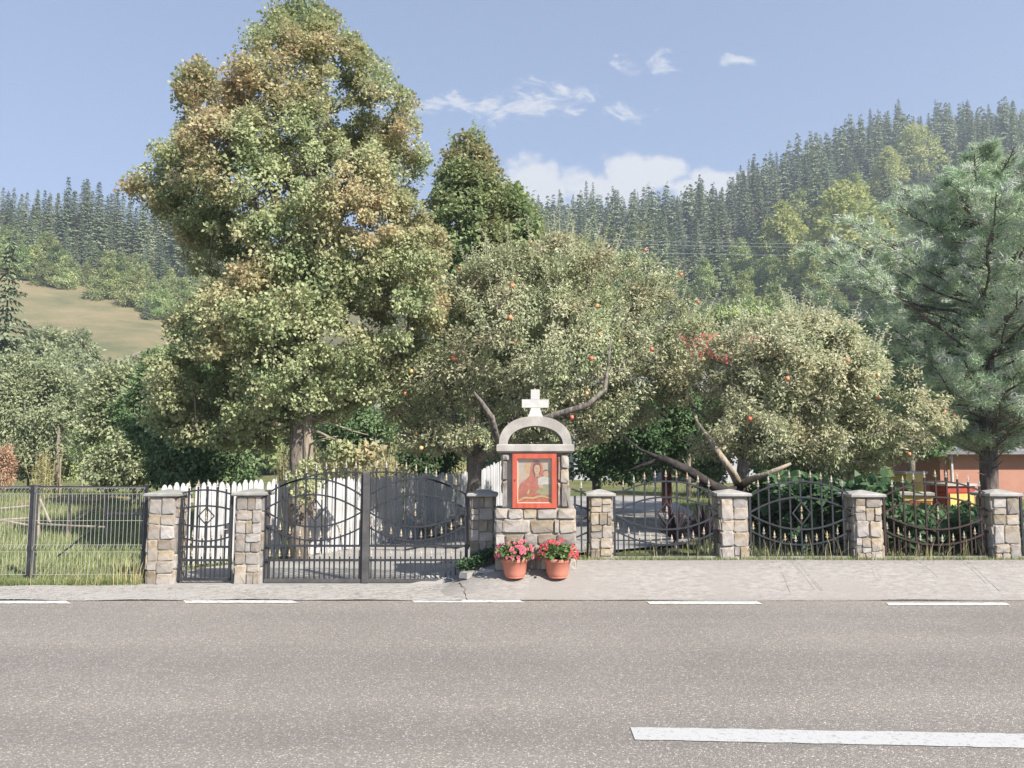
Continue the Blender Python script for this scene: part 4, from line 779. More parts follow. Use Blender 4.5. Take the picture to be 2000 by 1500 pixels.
# ---- the big maple, two stems
MR=[(18,540,640),(50,528,672),(80,520,700),(115,410,745),(170,372,762),(230,362,815),(262,372,800),(310,300,815),(345,295,818),(400,275,850),(440,300,880),(490,345,890),(560,372,885),(600,365,870),(635,330,860),(680,345,835),(720,290,800),(760,285,760),(800,290,690),(845,330,560),(872,355,520)]
g0=G(590,1086); g0=Vector((P(586,1000,12.15).x,12.15,0.0))
mt=[g0+Vector((0,0,-0.1)),P(582,1030,12.15),P(581,980,12.2),P(584,930,12.2),P(585,880,12.2),P(586,820,12.2),P(590,700,12.2),P(598,560,12.25),P(600,420,12.3),P(605,300,12.3),P(610,190,12.3),P(620,100,12.3)]
tm,mp_=tree('maple_tree','tall maple behind the double gate, its rounded crown turning orange at the top','tree',mt,MR,12.5,0.72,2100,L_['maple'],0.054,108,0.20,0.155,M['bark'],seed=11,hole=0.09,ns=0.95,asp=0.85,outer_z=(1.0,5.0,0.35),ymin=10.3,tintb=0.0,rough=0.14)
st=MB().tube([P(606,1000,12.3),P(602,960,12.15),P(602,900,12.1),P(602,850,12.1),P(600,800,12.1),P(604,700,12.1)],[0.10,0.085,0.08,0.078,0.07,0.04],9); o=obj('second_stem',st,M['bark_pale'],tm,True); o['label']='pale sunlit second stem'  # this stem's sunlit look is put into its paler bark colour
b2=MB().tube([P(602,838,12.1),P(625,845,12.0),P(660,862,11.9),P(700,872,11.8),P(738,870,11.7)],[0.03,0.022,0.016,0.011,0.006],5).tube([P(602,815,12.1),P(640,825,12.3),P(690,842,12.5),P(720,850,12.6)],[0.026,0.018,0.012,0.006],5).tube([P(602,870,12.1),P(630,858,11.7),P(660,852,11.5)],[0.02,0.013,0.006],5)
obj('low_branch',b2,M['bark_pale'],tm,True)
# ---- linden-like trees behind
tree('linden_tree','pointed green tree rising behind the apple tree, just right of the maple','tree',tp([(925,1010,17.5),(925,900,17.5),(922,700,17.5),(920,500,17.5),(918,330,17.5)]),[(262,908,922),(290,892,946),(330,866,972),(400,838,1000),(470,828,1015),(560,850,1010),(640,850,1010),(720,860,1000)],17.5,0.9,620,L_['linden'],0.085,70,0.26,0.16,M['bark'],seed=21,rough=0.1,asp=0.8,outer_z=(3,10,0.0),shoots=40,shootl=0.6)
tree('linden_tree','smaller green tree with an orange side, right of the pointed green tree','tree',tp([(1000,1010,17),(1000,800,17),(998,600,17),(996,450,17)]),[(372,988,1004),(400,972,1026),(440,950,1055),(500,930,1070),(580,930,1070),(680,940,1060)],17.2,0.9,420,L_['linden'],0.10,56,0.26,0.12,M['bark'],seed=22,asp=0.8,outer_z=(1,6,0.2),shoots=24,shootl=0.5)
tree('shade_filler_tree','dark dense filler tree standing for deep shade behind the white picket fence','tree',tp([(850,1010,18.5),(850,900,18.5),(850,800,18.5)]),[(700,800,880),(760,780,900),(840,775,905),(900,785,900),(935,800,880)],18.5,0.8,260,L_['dark'],0.10,60,0.26,0.12,M['bark'],seed=23,asp=0.4,shell=0.3)  # dark tree added to stand for the shadowed gap under the apple crown
# ---- apple trees
def apples(t,pts,n,seed,sz=0.042):
    r=np.random.default_rng(seed); random.seed(seed); ms=[]
    for k,(c1,c2) in enumerate([((0.62,0.10,0.06),(0.70,0.30,0.14)),((0.66,0.16,0.09),(0.66,0.50,0.22)),((0.55,0.06,0.05),(0.68,0.20,0.12))]):
        m=mat('apple_skin',c1,c2,9,0.4,lo=0.4,hi=0.6,spec=0.4); q=MB().lathe((0,0,0),[(0.004,-0.036),(0.022,-0.038),(0.038,-0.015),(0.042,0.008),(0.034,0.032),(0.016,0.038),(0.004,0.030)],8); me=bpy.data.meshes.new('apple'); me.from_pydata(q.v,[],q.f); me.materials.append(m); me.polygons.foreach_set('use_smooth',[True]*len(me.polygons)); me.update(); ms.append(me)
    c=pts[:,:3].mean(0); sel=[i for i in range(len(pts)) if pts[i,3]>0.72 and pts[i,1]<c[1]]
    for i in r.choice(sel,n,replace=False):
        p=pts[i,:3]; d=norm((p-c)*[1,1.2,1]); q=p+d*0.17+[0,-0.04,-0.06]; s=random.uniform(.62,.95); inst('apple',random.choice(ms),t,q,(s,s,s),(random.uniform(-.4,.4),random.uniform(-.4,.4),0))
AR=[(462,1075,1105),(490,985,1170),(530,900,1245),(580,840,1288),(640,765,1322),(700,722,1342),(760,715,1330),(810,735,1300),(850,760,1260),(880,800,960)]
at=[Vector((P(928,1000,13.2).x,13.2,0.1)),P(926,960,13.2),P(928,900,13.2),P(940,850,13.2),P(952,810,13.1),P(935,770,13.0)]
ta,pa=tree('apple_tree','large apple tree spreading directly above the shrine cross, with scattered red apples','tree',at,AR,13.4,0.62,1400,L_['apple'],0.064,72,0.19,0.125,M['bark_apple'],seed=31,asp=0.45,shoots=240,shootl=0.52,rough=0.42,ns=0.9,hole=0.0,ymin=10.75)
bb=MB().tube([P(930,900,13.2),P(965,870,12.6),P(1000,840,12.0),P(1080,812,11.6),P(1150,790,11.5),P(1182,760,11.6),P(1188,710,11.8),P(1195,650,12.0)],[0.09,0.07,0.06,0.052,0.045,0.036,0.022,0.010],8).tube([P(985,880,12.6),P(968,850,11.6),P(960,815,11.4),P(940,785,11.3),P(925,765,11.3)],[0.06,0.055,0.048,0.035,0.015],7)
obj('limb',bb,M['bark_apple'],ta,True); apples(ta,pa,30,5)
BR=[(615,1535,1630),(640,1400,1680),(668,1330,1725),(710,1290,1775),(760,1280,1795),(810,1280,1795),(850,1290,1765),(880,1320,1730),(905,1540,1700),(935,1570,1670)]
bt=[Vector((P(1452,1000,12.3).x,12.3,0.25)),P(1450,960,12.3),P(1450,930,12.3),P(1456,880,12.3),P(1454,830,12.3),P(1465,790,12.3)]
tb_,pb=tree('apple_tree','pale silvery apple tree drooping over the right fence, a dark limb leaning left','tree',bt,BR,12.7,0.62,1150,L_['apple_pale'],0.064,72,0.18,0.10,M['bark_apple'],seed=32,asp=0.45,shoots=210,shootl=0.50,rough=0.42,ns=1.0,hole=0.02,ymin=10.6)
bb=MB().tube([P(1446,955,12.1),P(1425,962,11.6),P(1390,948,11.2),P(1350,922,11.0),P(1310,903,10.9),P(1284,892,10.9)],[0.09,0.085,0.075,0.07,0.062,0.05],8).tube([P(1288,895,10.9),P(1240,915,11.1),P(1200,930,11.3)],[0.04,0.022,0.01],6).tube([P(1284,892,10.9),P(1250,878,11.0),P(1215,850,11.2)],[0.03,0.02,0.01],5)
o=obj('leaning_limb',bb,mat('dark_limb_bark',(0.02,0.018,0.016),(0.06,0.05,0.045),9,0.9,0.02,12),tb_,True)  # leaning limb coloured darker than the tree's other bark
bb=MB().tube([P(1444,950,12.0),P(1432,925,11.6),P(1408,890,11.6),P(1385,855,12.0),P(1362,825,12.4),P(1345,780,12.8)],[0.075,0.06,0.045,0.036,0.025,0.012],8).tube([P(1446,948,12.0),P(1470,935,11.5),P(1500,925,11.3),P(1545,905,11.2)],[0.07,0.055,0.04,0.02],7)
obj('limb',bb,M['bark_pale'],tb_,True); apples(tb_,pb,24,6)
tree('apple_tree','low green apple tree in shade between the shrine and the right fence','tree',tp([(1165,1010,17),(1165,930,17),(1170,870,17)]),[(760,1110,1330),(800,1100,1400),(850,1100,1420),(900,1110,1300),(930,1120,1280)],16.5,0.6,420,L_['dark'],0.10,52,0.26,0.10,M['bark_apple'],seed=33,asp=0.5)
# ---- pine
def pine():
    random.seed(41); r=np.random.default_rng(41); Yp=14.2
    tr=[Vector((P(1933,1000,Yp).x,Yp,0.2)),P(1932,960,Yp),P(1931,900,Yp),P(1930,820,Yp),P(1927,720,Yp),P(1925,600,Yp),P(1922,490,Yp),P(1920,390,Yp),P(1920,295,Yp)]
    t=thing('pine_tree',tr[0],'large blue-green pine with a straight grey trunk behind the rightmost pillar','tree')
    rt=[0.165,0.155,0.15,0.145,0.13,0.11,0.085,0.05,0.015]; obj('trunk',MB().tube(tr,rt,12),M['bark_pine'],t,True)
    prof=[(300,20),(345,60),(400,120),(470,190),(540,260),(620,320),(700,330),(780,290),(850,205),(895,110)]
    bm=MB(); C=[];Dn=[]
    zs=[p.z for p in tr]
    def tx(z): return np.interp(z,zs,[p.x for p in tr])
    z=P(1930,885,Yp).z
    while z<tr[-1].z-0.05:
        # outline half width at this height
        py=np.interp(z,[P(1925,a[0],Yp).z for a in prof][::-1],[a[0] for a in prof][::-1]); hw=np.interp(py,[a[0] for a in prof],[a[1] for a in prof])*Yp/F
        nb=r.integers(4,7); a0=r.uniform(0,6.28)
        for k in range(nb):
            a=a0+k*2*math.pi/nb+r.uniform(-.35,.35); L=hw*r.uniform(0.72,1.12); base=Vector((tx(z),Yp,z+r.uniform(-.08,.08))); dv=Vector((math.cos(a),math.sin(a),0)); upw=0.30+0.35*(z/9)
            if base.y+dv.y*L<10.7: L=(10.8-base.y)/min(dv.y,-.01)
            pts=[base]; m=6
            for j in range(1,m+1):
                q=j/m; pts.append(base+dv*L*q+Vector((0,0,L*(upw*q*0.55+0.22*q*q)))+Vector(r.normal(size=3))*0.03*L*0.5)
            rr=[0.010+0.028*L/4.5*(1-j/m) for j in range(m+1)]; bm.tube(pts,rr,4,False)
            for j in range(1,m+1):
                for s in range(int(3+L*1.7)):
                    q=pts[j-1].lerp(pts[j],r.uniform()); side=Vector((-dv.y,dv.x,0))*(1 if r.uniform()<.5 else -1); l2=r.uniform(.25,.75)*min(1.0,L/2.0)*(1.25-j/m*0.6)
                    if j<=1 and r.uniform()<.6: continue
                    e=q+(side*r.uniform(.4,1)+dv*r.uniform(.3,.9)+Vector((0,0,r.uniform(-.05,.5)))).normalized()*l2
                    bm.tube([q,e],[0.007,0.004],3,False); dd=(e-q).normalized()
                    for u in (0.45,0.72,1.0):
                        C.append(q.lerp(e,u)); Dn.append((dd+Vector((0,0,.45))+Vector(r.normal(size=3))*0.25).normalized())
        z+=0.20+r.uniform(0,.09)
    obj('branches',bm,M['bark_pine'],t)
    # bare dead snags low on the trunk
    sn=MB()
    for py,dx,dz in ((905,-32,-12),(925,-22,-2),(918,28,-20),(905,30,-26),(880,38,-40),(893,-75,-35),(868,-90,-30)):
        p=P(1932,py,Yp); e=P(1932+dx,py+dz,Yp-0.5); sn.tube([p,(p+e)/2+Vector((0,0,-.03)),e],[0.02,0.013,0.005],5)
    obj('dead_snags',sn,M['bark_pine'],t)
    kk=[i for i in range(len(C)) if noise.noise(Vector((C[i].x*0.9,C[i].y*0.9,C[i].z*1.3)))>-0.22]; C=[C[i] for i in kk]; Dn=[Dn[i] for i in kk]; C=np.array([list(c) for c in C]); Dn=np.array([list(c) for c in Dn]); per=26; n=len(C)*per
    Cc=np.repeat(C,per,0)+r.normal(size=(n,3))*0.035; D=norm(np.repeat(Dn,per,0)*0.75+r.normal(size=(n,3))*0.55); L=r.uniform(.08,.15,n)
    Sd=norm(np.cross(D,norm(r.normal(size=(n,3)))))*0.0065
    V=np.stack([Cc-Sd,Cc+Sd,Cc+D*L[:,None]],1).reshape(-1,3); Q=np.arange(3*n).reshape(n,3)
    tt=np.clip(np.repeat(r.uniform(0.1,0.9,len(C)),per)+r.uniform(-.15,.2,n),0,1)
    o=bpy.data.objects.new('crown',fastmesh('crown',V,Q,L_['pine'],np.repeat(tt,3),np.zeros(3*n))); link(o,t); o.location=-OFF[t]
    print('pine tris',n)
pine()
# ---- left middle ground trees and bushes
tree('hazel_tree','dense dark green bushy tree left of the maple, behind the small gate','tree',tp([(365,985,19),(370,900,19),(375,800,19)]),[(690,300,400),(730,270,440),(800,262,470),(860,270,500),(910,285,520),(940,300,480)],19.5,0.7,700,L_['dark'],0.10,62,0.30,0.10,M['bark'],seed=51,asp=0.65,tintb=0.3)
tree('hazel_tree','sunlit mid-green bush at the left foot of the dark bushy tree','bush',tp([(262,975,24),(262,900,24),(258,850,24)]),[(715,225,270),(750,195,295),(800,165,310),(860,150,325),(915,160,330),(940,190,310)],24,0.7,480,L_['willow'],0.12,60,0.36,0.07,M['bark'],seed=52,asp=0.6,tintb=0.12)
tree('willow_bush','wide grey-green willow bush behind the wire fence, filling the left edge','bush',tp([(110,965,32),(112,900,32),(115,840,32)]),[(700,20,90),(730,-60,150),(780,-120,200),(830,-130,215),(870,-100,190),(905,60,170)],33,0.5,620,L_['willow'],0.14,70,0.5,0.09,M['bark'],seed=53,asp=0.5)
tree('willow_bush','pale yellow-green bush at the far end of the lawn, right of the corn stalks','bush',tp([(215,960,29),(215,910,29)]),[(830,170,260),(870,150,285),(910,155,290),(938,175,280)],29,0.7,220,L_['young'],0.13,44,0.34,0.05,M['bark'],seed=54,asp=0.6)
tree('hedge_bush','dark leafy garden bush behind the corn stalks at the far left','bush',tp([(55,960,34),(55,915,34)]),[(838,30,110),(860,-20,150),(900,-20,150),(925,0,140)],34,0.4,200,L_['mid'],0.16,40,0.4,0.05,M['bark'],seed=55,asp=0.7)
tree('field_tree','grey-green rounded tree on the slope above the willow bush','tree',tp([(85,800,62),(85,760,62),(88,720,62)]),[(650,70,110),(675,40,140),(710,0,165),(740,-10,180),(770,-10,200)],62,0.6,330,L_['willow'],0.32,40,0.85,0.12,M['bark'],seed=56,asp=0.5)
tree('field_tree','small brownish green tree in the meadow, left of the maple','tree',tp([(148,790,66),(148,730,66)]),[(650,130,165),(685,110,190),(730,110,200)],66,0.6,150,L_['willow'],0.3,36,0.7,0.1,M['bark'],seed=57,asp=0.4,tintb=0.1)
tree('field_tree','green shrubby tree in the meadow beside a pale pole','tree',tp([(265,790,58),(265,730,58)]),[(705,250,320),(740,225,350),(780,215,380)],58,0.6,240,L_['willow'],0.28,40,0.7,0.1,M['bark'],seed=58,asp=0.5)
# climbing rose beside the maple stem
tree('climbing_rose','leafy climbing plant around the maple trunk above the left gate leaf','plant',tp([(618,1070,11.4),(612,1000,11.4),(600,950,11.4)]),[(905,590,628),(925,562,640),(945,566,630),(975,578,600),(985,580,596)],11.4,0.6,55,L_['maple'],0.05,18,0.10,0.012,M['bark'],seed=59,asp=0.8)
tree('young_maple_shoot','thin twigs with hanging reddish leaves over the double gate','plant',tp([(738,1000,12.6),(735,930,12.4),(725,870,12)]),[(872,650,745),(890,640,740),(905,655,700)],11.8,0.3,42,L_['maple'],0.085,16,0.16,0.012,M['bark'],seed=60,asp=0.8)
# ---- broad-leaved garden planting behind the right fence
def bushbox(name,label,cat,x0,x1,y0,y1,ztop,m,ls,n,seed,asp=0.8,cr=0.16,per=14,stemm=None):
    r=np.random.default_rng(seed); pts=[]
    for i in range(n):
        x,y=r.uniform(x0,x1),r.uniform(y0,y1); zt=ztop*(0.75+0.3*noise.noise(Vector((x*1.1,y*1.1,seed)))+0.12); q=r.uniform()**0.6; pts.append((x,y,ghf(x,y)+0.1+zt*q,q))
    pts=np.array(pts); c=pts[:,:3].mean(0); g=ghf(c[0],c[1]); t=thing(name,(c[0],c[1],g),label,cat); sm=MB()
    for i in range(0,n,6 if n>80 else 40):
        p=pts[i]; b=Vector((p[0]+r.uniform(-.2,.2),p[1]+r.uniform(-.2,.2),g)); sm.tube([b,(b+Vector(p[:3]))/2+Vector((.04,0,.1)),p[:3]],[0.012,0.009,0.005],4,False)
    tag(obj('stems',sm,stemm or M['bark_apple'],t),kind='stuff'); V,Q,T,O=crown(pts,c-[0,0,1],m,ls,per,cr,asp,seed,0.7,tintb=0.0)
    o=bpy.data.objects.new('foliage',fastmesh('foliage',V,Q,m,T,O)); link(o,t); o.location=-OFF[t]; return t
xf=lambda px,Y:P(px,1000,Y).x
bushbox('garden_shrub','dark broad-leaved shrub behind the fence below the apple branches','shrub',xf(1500,11.5),xf(1700,11.5),10.35,12.6,0.85,L_['bigleaf'],0.15,330,71)
bushbox('garden_shrub','dark broad-leaved shrub in front of the beehives behind the rusty fence panel','shrub',xf(1715,11.3),xf(1990,11.3),10.3,12.2,0.33,L_['bigleaf'],0.13,330,72)
bushbox('garden_shrub','bright green leafy plant between the apple branches and the red flower tub','shrub',xf(1655,14),xf(1712,14),13.4,14.2,0.95,L_['mid'],0.15,110,73)
bushbox('lavender_plant','low green plant on the kerb between the gate and the shrine','plant',P(900,1110,9.75).x,P(962,1110,9.75).x,9.62,9.84,0.10,L_['bigleaf'],0.045,70,74,cr=0.05,per=12)
# distant hedge and trees right of the lawn
tree('garden_tree','bushy green tree at the back of the lawn behind the leaning apple limb','tree',tp([(1345,985,24),(1345,920,24),(1345,870,24)]),[(780,1290,1420),(830,1270,1430),(880,1280,1420),(925,1300,1410),(945,1310,1400)],25,0.6,360,L_['mid'],0.13,44,0.34,0.09,M['bark'],seed=81,asp=0.6)
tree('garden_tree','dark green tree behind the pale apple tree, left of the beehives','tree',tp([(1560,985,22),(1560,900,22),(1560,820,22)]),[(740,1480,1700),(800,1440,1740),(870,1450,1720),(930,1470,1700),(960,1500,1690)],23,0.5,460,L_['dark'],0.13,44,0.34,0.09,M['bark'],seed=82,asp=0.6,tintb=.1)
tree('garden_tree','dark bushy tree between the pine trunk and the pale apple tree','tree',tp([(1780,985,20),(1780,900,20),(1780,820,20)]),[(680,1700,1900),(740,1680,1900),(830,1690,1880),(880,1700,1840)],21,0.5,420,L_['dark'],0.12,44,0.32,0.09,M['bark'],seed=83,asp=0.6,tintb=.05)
tree('garden_tree','tree with drooping pale yellow-green top behind the red roof','tree',tp([(1450,900,44),(1450,760,44),(1450,660,44)]),[(600,1420,1500),(612,1380,1560),(650,1350,1600),(700,1340,1620)],46,0.5,260,L_['young'],0.25,40,0.6,0.2,M['bark'],seed=84,asp=0.6)
tree('garden_bush','leafy green bush in front of the small grey shed, right of the maple trunk','bush',tp([(690,985,24),(690,930,24),(690,890,24)]),[(795,660,720),(825,630,760),(860,625,770),(890,650,750)],24,0.6,190,L_['dark'],0.11,50,0.30,0.05,M['bark'],seed=86,asp=0.6,tintb=.25)
# spiky dark plant
def spiky():
    r=np.random.default_rng(90); 
    for k,(px,Y,s,lab) in enumerate(((1318,11.0,1.0,'dark purple spiky plant left of the middle of the fence panel'),(1372,11.2,1.0,'dark purple spiky plant close to the pillar by the leaning limb'))):
        c=np.array([xf(px,Y),Y,ghf(xf(px,Y),Y)]); t=thing('spiky_plant',c,lab,'plant'); n=90; V=[];Q=[]
        for i in range(n):
            a=r.uniform(0,6.28); e=r.uniform(.25,1.35); L=r.uniform(.35,.65)*s; d=np.array([math.cos(a)*math.cos(e),math.sin(a)*math.cos(e),math.sin(e)]); sd=np.array([-math.sin(a),math.cos(a),0])*0.02; h=c+[0,0,0.12]
            p=[h,h+d*L*.5,h+d*L+np.array([0,0,-.10*L*(1.5-e)])]; b=len(V); V+=[p[0]-sd*.6,p[0]+sd*.6,p[1]+sd,p[1]-sd,p[2]+sd*.1,p[2]-sd*.1]; Q+=[(b,b+1,b+2,b+3),(b+3,b+2,b+4,b+5)]
        o=bpy.data.objects.new('blades',fastmesh('blades',np.array(V),np.array(Q),L_['purple'],np.repeat(r.uniform(0,1,n),6),np.zeros(6*n))); link(o,t); o.location=-OFF[t]
        obj('stem',MB().tube([c,c+[0,0,.16]],[0.03,0.025],6),M['bark_apple'],t)
spiky()
# ------------------------------------------------------------------ grass
def grass(name,n,samp,h0,h1,w,seed,m=None,hf=None,lean=0.35,label=None):
    r=np.random.default_rng(seed); x,y=samp(r,n); z=gh(x,y)-0.02; n=len(x); h=r.uniform(h0,h1,n)*(1 if hf is None else hf(x,y)); a=r.uniform(0,6.28,n); ln=np.abs(r.normal(0,lean,n))
    d=np.stack([np.cos(a)*ln,np.sin(a)*ln,np.ones(n)],1); sd=np.stack([-np.sin(a+.5),np.cos(a+.5),np.zeros(n)],1)*w*r.uniform(.6,1.3,n)[:,None]; b=np.stack([x,y,z],1); mid=b+d*[.35,.35,.6]*h[:,None]; top=b+d*h[:,None]*[1.3,1.3,1]
    V=np.stack([b-sd,b+sd,mid+sd*.8,mid-sd*.8,top+sd*.12,top-sd*.12],1).reshape(-1,3); k=np.arange(n)[:,None]*6; Q=np.concatenate([k+[0,1,2,3],k+[3,2,4,5]],0)
    tt=np.clip(r.uniform(0,1,n)*0.7+0.15+0.35*np.array([noise.noise(Vector((p*1.3,q*1.3,seed))) for p,q in zip(x,y)]),0,1)
    o=bpy.data.objects.new(name,fastmesh(name,V,Q,m or L_['grass'],np.repeat(tt,6),np.zeros(6*n))); COL.objects.link(o); tag(o,label,None,None,'stuff'); return o
grass('verge_grass',26000,lambda r,n:(r.uniform(-12,P(283,1100,9.9).x,n),9.74+r.uniform(0,1,n)**1.3*0.6),0.03,0.11,0.0045,1)
grass('verge_grass',16000,lambda r,n:(r.uniform(P(1128,1100,9.8).x,14,n),9.68+r.uniform(0,1,n)*0.26),0.02,0.08,0.004,2)
grass('tall_verge_grass',420,lambda r,n:(np.concatenate([r.uniform(P(1128,1100,9.8).x,12,n//2+60),P(282,1100,9.9).x-r.uniform(0,1,n//4)**2*0.9,r.uniform(-9,-4.8,n//4-60)]),r.uniform(9.70,9.90,n)),0.15,0.38,0.0035,3,m=L_['dry'],lean=0.45)
def lawn(r,n):
    y=10.1+(r.uniform(0,1,n)**1.7)*26; x=r.uniform(-0.95,-0.25,n)*y; k=x<np.array([left_edge(v)-0.25 if v<24 else 99 for v in y]); return x[k],y[k]
grass('lawn_grass',62000,lawn,0.05,0.14,0.006,4,hf=lambda x,y:0.7+y*0.03)
def lawn2(r,n):
    y=10.1+(r.uniform(0,1,n)**1.5)*24; x=r.uniform(0.15,0.85,n)*y; k=x>np.interp(y,[9.7,11.5,14,18,24],[2.3,2.7,3.4,4.3,4.7]); return x[k],y[k]
grass('lawn_grass',34000,lawn2,0.04,0.11,0.006,5,hf=lambda x,y:0.7+y*0.02)
# dry corn and weeds beyond the picket fence
def weeds(name,label,x0,x1,Y0,Y1,h,n,m,seed,cat='plants'):
    r=np.random.default_rng(seed); V=[];Q=[];T=[]
    for i in range(n):
        Y=r.uniform(Y0,Y1); x=r.uniform(xf(x0,Y),xf(x1,Y)); b=np.array([x,Y,ghf(x,Y)]); hh=h*r.uniform(.6,1.15); top=b+[r.normal()*.08*hh,r.normal()*.08*hh,hh]; s=np.array([.012,0,0]); k=len(V); V+=[b-s,b+s,top+s*.5,top-s*.5]; Q.append((k,k+1,k+2,k+3)); T+=[.8]*4
        m_=int(r.integers(7,12)); tt=r.uniform(.15,1,m_); q=b+(top-b)*tt[:,None]; a=r.uniform(0,6.28,m_); D=np.stack([np.cos(a),np.sin(a),r.uniform(.1,.9,m_)],1); Vv,Qq=leaves(q,D,np.tile([0,0,1.],(m_,1)),r.uniform(.18,.38,m_)*h/1.6,r.uniform(.04,.08,m_),0.3); k=len(V); V+=list(Vv); Q+=[tuple(z+k for z in f) for f in Qq]; T+=list(np.repeat(r.uniform(0,1,m_),4))
    V=np.array(V); o=bpy.data.objects.new(name,fastmesh(name,V,np.array(Q),m,np.array(T),np.zeros(len(V)))); COL.objects.link(o); tag(o,None,None,None,'stuff'); return o
weeds('dry_corn_patch','',545,905,21,30,1.75,620,L_['dry'],101)
weeds('tall_weeds','',560,880,17.5,20,0.75,300,L_['young'],102)
weeds('corn_stalks','',58,120,30,33,1.7,60,L_['dry'],103)
tree('rusty_bush','dried reddish-brown conifer-shaped bush at the left photo edge','bush',tp([(5,965,27),(5,930,27)]),[(868,8,20),(900,-20,28),(930,-40,28),(945,-40,26)],27,0.8,60,L_['rust'],0.12,40,0.22,0.03,M['bark'],seed=104,asp=0.25,flat=(.8,.8,1.2))
# ------------------------------------------------------------------ rail fence and stakes on the left lawn
t=thing('rail_fence',P(150,1010,15.5),'old grey wooden rail fence with leaning posts on the lawn behind the wire fence','fence')
def gp(px,py,Y=15.5): return P(px,py,Y)
for a,b,r_ in (((75,1024),(72,955),.055),((134,1020),(137,955),.035),((210,1028),(207,955),.04),((281,1030),(273,965),.03)):
    q=gp(*a); q.z=-0.1; obj('post',MB().tube([q,gp(*b)],[r_,r_*.8],7),M['wood_grey'],t)
for a,b,r_ in (((-60,1000),(62,988),.03),((-60,1020),(62,1012),.03),((207,1004),(330,1004),.035),((0,1016),(70,1028),.025),((78,975),(98,1020),.025),((137,1022),(190,990),.035),((240,962),(285,985),.02)):
    obj('rail',MB().tube([gp(*a),gp(*b)],[r_,r_*.85],6),M['wood_grey'],t)
for px,py0,py1,Y,lab in ((118,946,895,28,'thin garden stake left of the bare soil patch'),(161,946,915,28,'short garden stake beside the pale yellow-green bush')):
    p=P(px,py0,Y); p.z=0; tag(obj('stake',MB().tube([p,P(px,py1,Y)],0.025,5),M['wood_grey']),lab,'stake')
# far fence on the left
t=thing('board_fence',P(30,850,52),'pale grey board fence far behind the willow bush at the left edge','fence')
for i in range(60):
    x=P(-60,850,52).x+i*0.16*2.1; 
    if x>P(50,850,52).x: break
    z=P(0,862+ (i*0.05),52).z; obj('board',MB().box((x,52,z+0.05),(0.22,0.03,0.62)),M['wood_grey'],t)
obj('rail',MB().box((P(0,850,52).x,52.05,P(0,856,52).z),(4.2,0.04,0.10)),M['wood_grey'],t)
o=obj('soil_bed',MB().box((P(150,940,27).x,27,0.02),(2.6,2.4,0.10)),mat('dry_soil',(0.22,0.15,0.10),(0.34,0.25,0.18),5,1,0.02,12)); o['kind']='structure'
# ------------------------------------------------------------------ garden things on the right
# wooden post with small white roof
Yq=17.5; p0=P(1300,1000,Yq); t=thing('garden_post',(p0.x,Yq,ghf(p0.x,Yq)),'dark red wooden post carrying a small tilted white roof, above the leaning limb','post')
obj('post',MB().box((P(1302,950,Yq).x,Yq,(0.2+P(1300,897,Yq).z)/2),(0.20,0.16,P(1300,897,Yq).z-0.2)),mat('red_brown_wood',(0.10,0.035,0.025),(0.18,0.06,0.04),5,0.8,0.003,20,stretch=(5,5,.6)),t)
zr=P(1300,888,Yq).z; xr=P(1303,888,Yq).x; m=MB(); 
m.add([(xr-.26,Yq-.22,zr+.02),(xr+.02,Yq-.26,zr-.09),(xr+.24,Yq-.2,zr-.0),(xr+.24,Yq+.2,zr+.12),(xr-.2,Yq+.2,zr+.12),(xr-.26,Yq-.22,zr+.06),(xr+.02,Yq-.26,zr-.04),(xr+.24,Yq-.2,zr+.05)],[(0,1,6,5),(1,2,7,6),(5,6,7,3,4),(0,5,4),(2,3,7),(0,4,3,2,1)]); obj('roof_sheet',m,M['white_paint'],t)
hr=mat('hive_red_paint',(0.33,0.05,0.035),(0.45,0.08,0.05),4,0.6,0.002,20); hy=mat('hive_yellow_paint',(0.55,0.40,0.10),(0.68,0.52,0.17),4,0.6,0.002,20); hg=mat('hive_grey_sheet',(0.36,0.34,0.30),(0.52,0.50,0.45),5,0.5,0.002,20); hb=mat('hive_blue_side',(0.10,0.13,0.20),(0.16,0.19,0.26),5,0.6)
def hive(px0,px1,py0,py1,Y,label,front,body,rz=0.25):
    a,b=P(px0,py1,Y),P(px1,py0,Y); w=b.x-a.x; c=(a.x+b.x)/2; g=ghf(c,Y); d=w*0.9; t=thing('beehive',(c,Y,g),label,'beehive','painted beehives behind the right fence')
    zt=b.z; zb=a.z; zm=zt-(zt-zb)*0.35
    obj('hive_box',MB().box((c,Y,(zb+zm)/2),(w*.92,d,zm-zb),rz),body,t); obj('front_board',MB().box((c+math.sin(rz)*(d/2+.01),Y-math.cos(rz)*(d/2+.01),(zb+zm)/2),(w*.84,0.02,(zm-zb)*.92),rz),front,t)
    obj('upper_box',MB().box((c,Y,(zm+zt)/2+0.005),(w*.96,d*1.04,zt-zm-0.01),rz),front if 'yellow front' in label else body,t)
    obj('lid',MB().box((c,Y,zt+0.02),(w*1.12,d*1.2,0.04),rz),hg,t)
    obj('entrance',MB().box((c+math.sin(rz)*(d/2+.024),Y-math.cos(rz)*(d/2+.024),zb+0.05),(w*.4,0.012,0.025),rz),M['iron'],t)
    for s in (-1,1): obj('leg',MB().box((c+s*w*.35,Y,(g+zb)/2-0.01),(0.05,d*.8,zb-g),rz),M['wood_grey'],t)
hive(1752,1795,925,975,14.6,'tall beehive with a yellow front and brown top rim, left of the pink house',hy,mat('hive_brown',(0.22,0.17,0.13),(0.32,0.26,0.2),5,0.7))
hive(1702,1738,944,972,14.4,'red beehive just right of the bright green leafy plant',hr,hr,-.1)
hive(1762,1815,966,1000,13.2,'low red beehive with a yellow corner, nearest the fence',hr,hy,-.35)
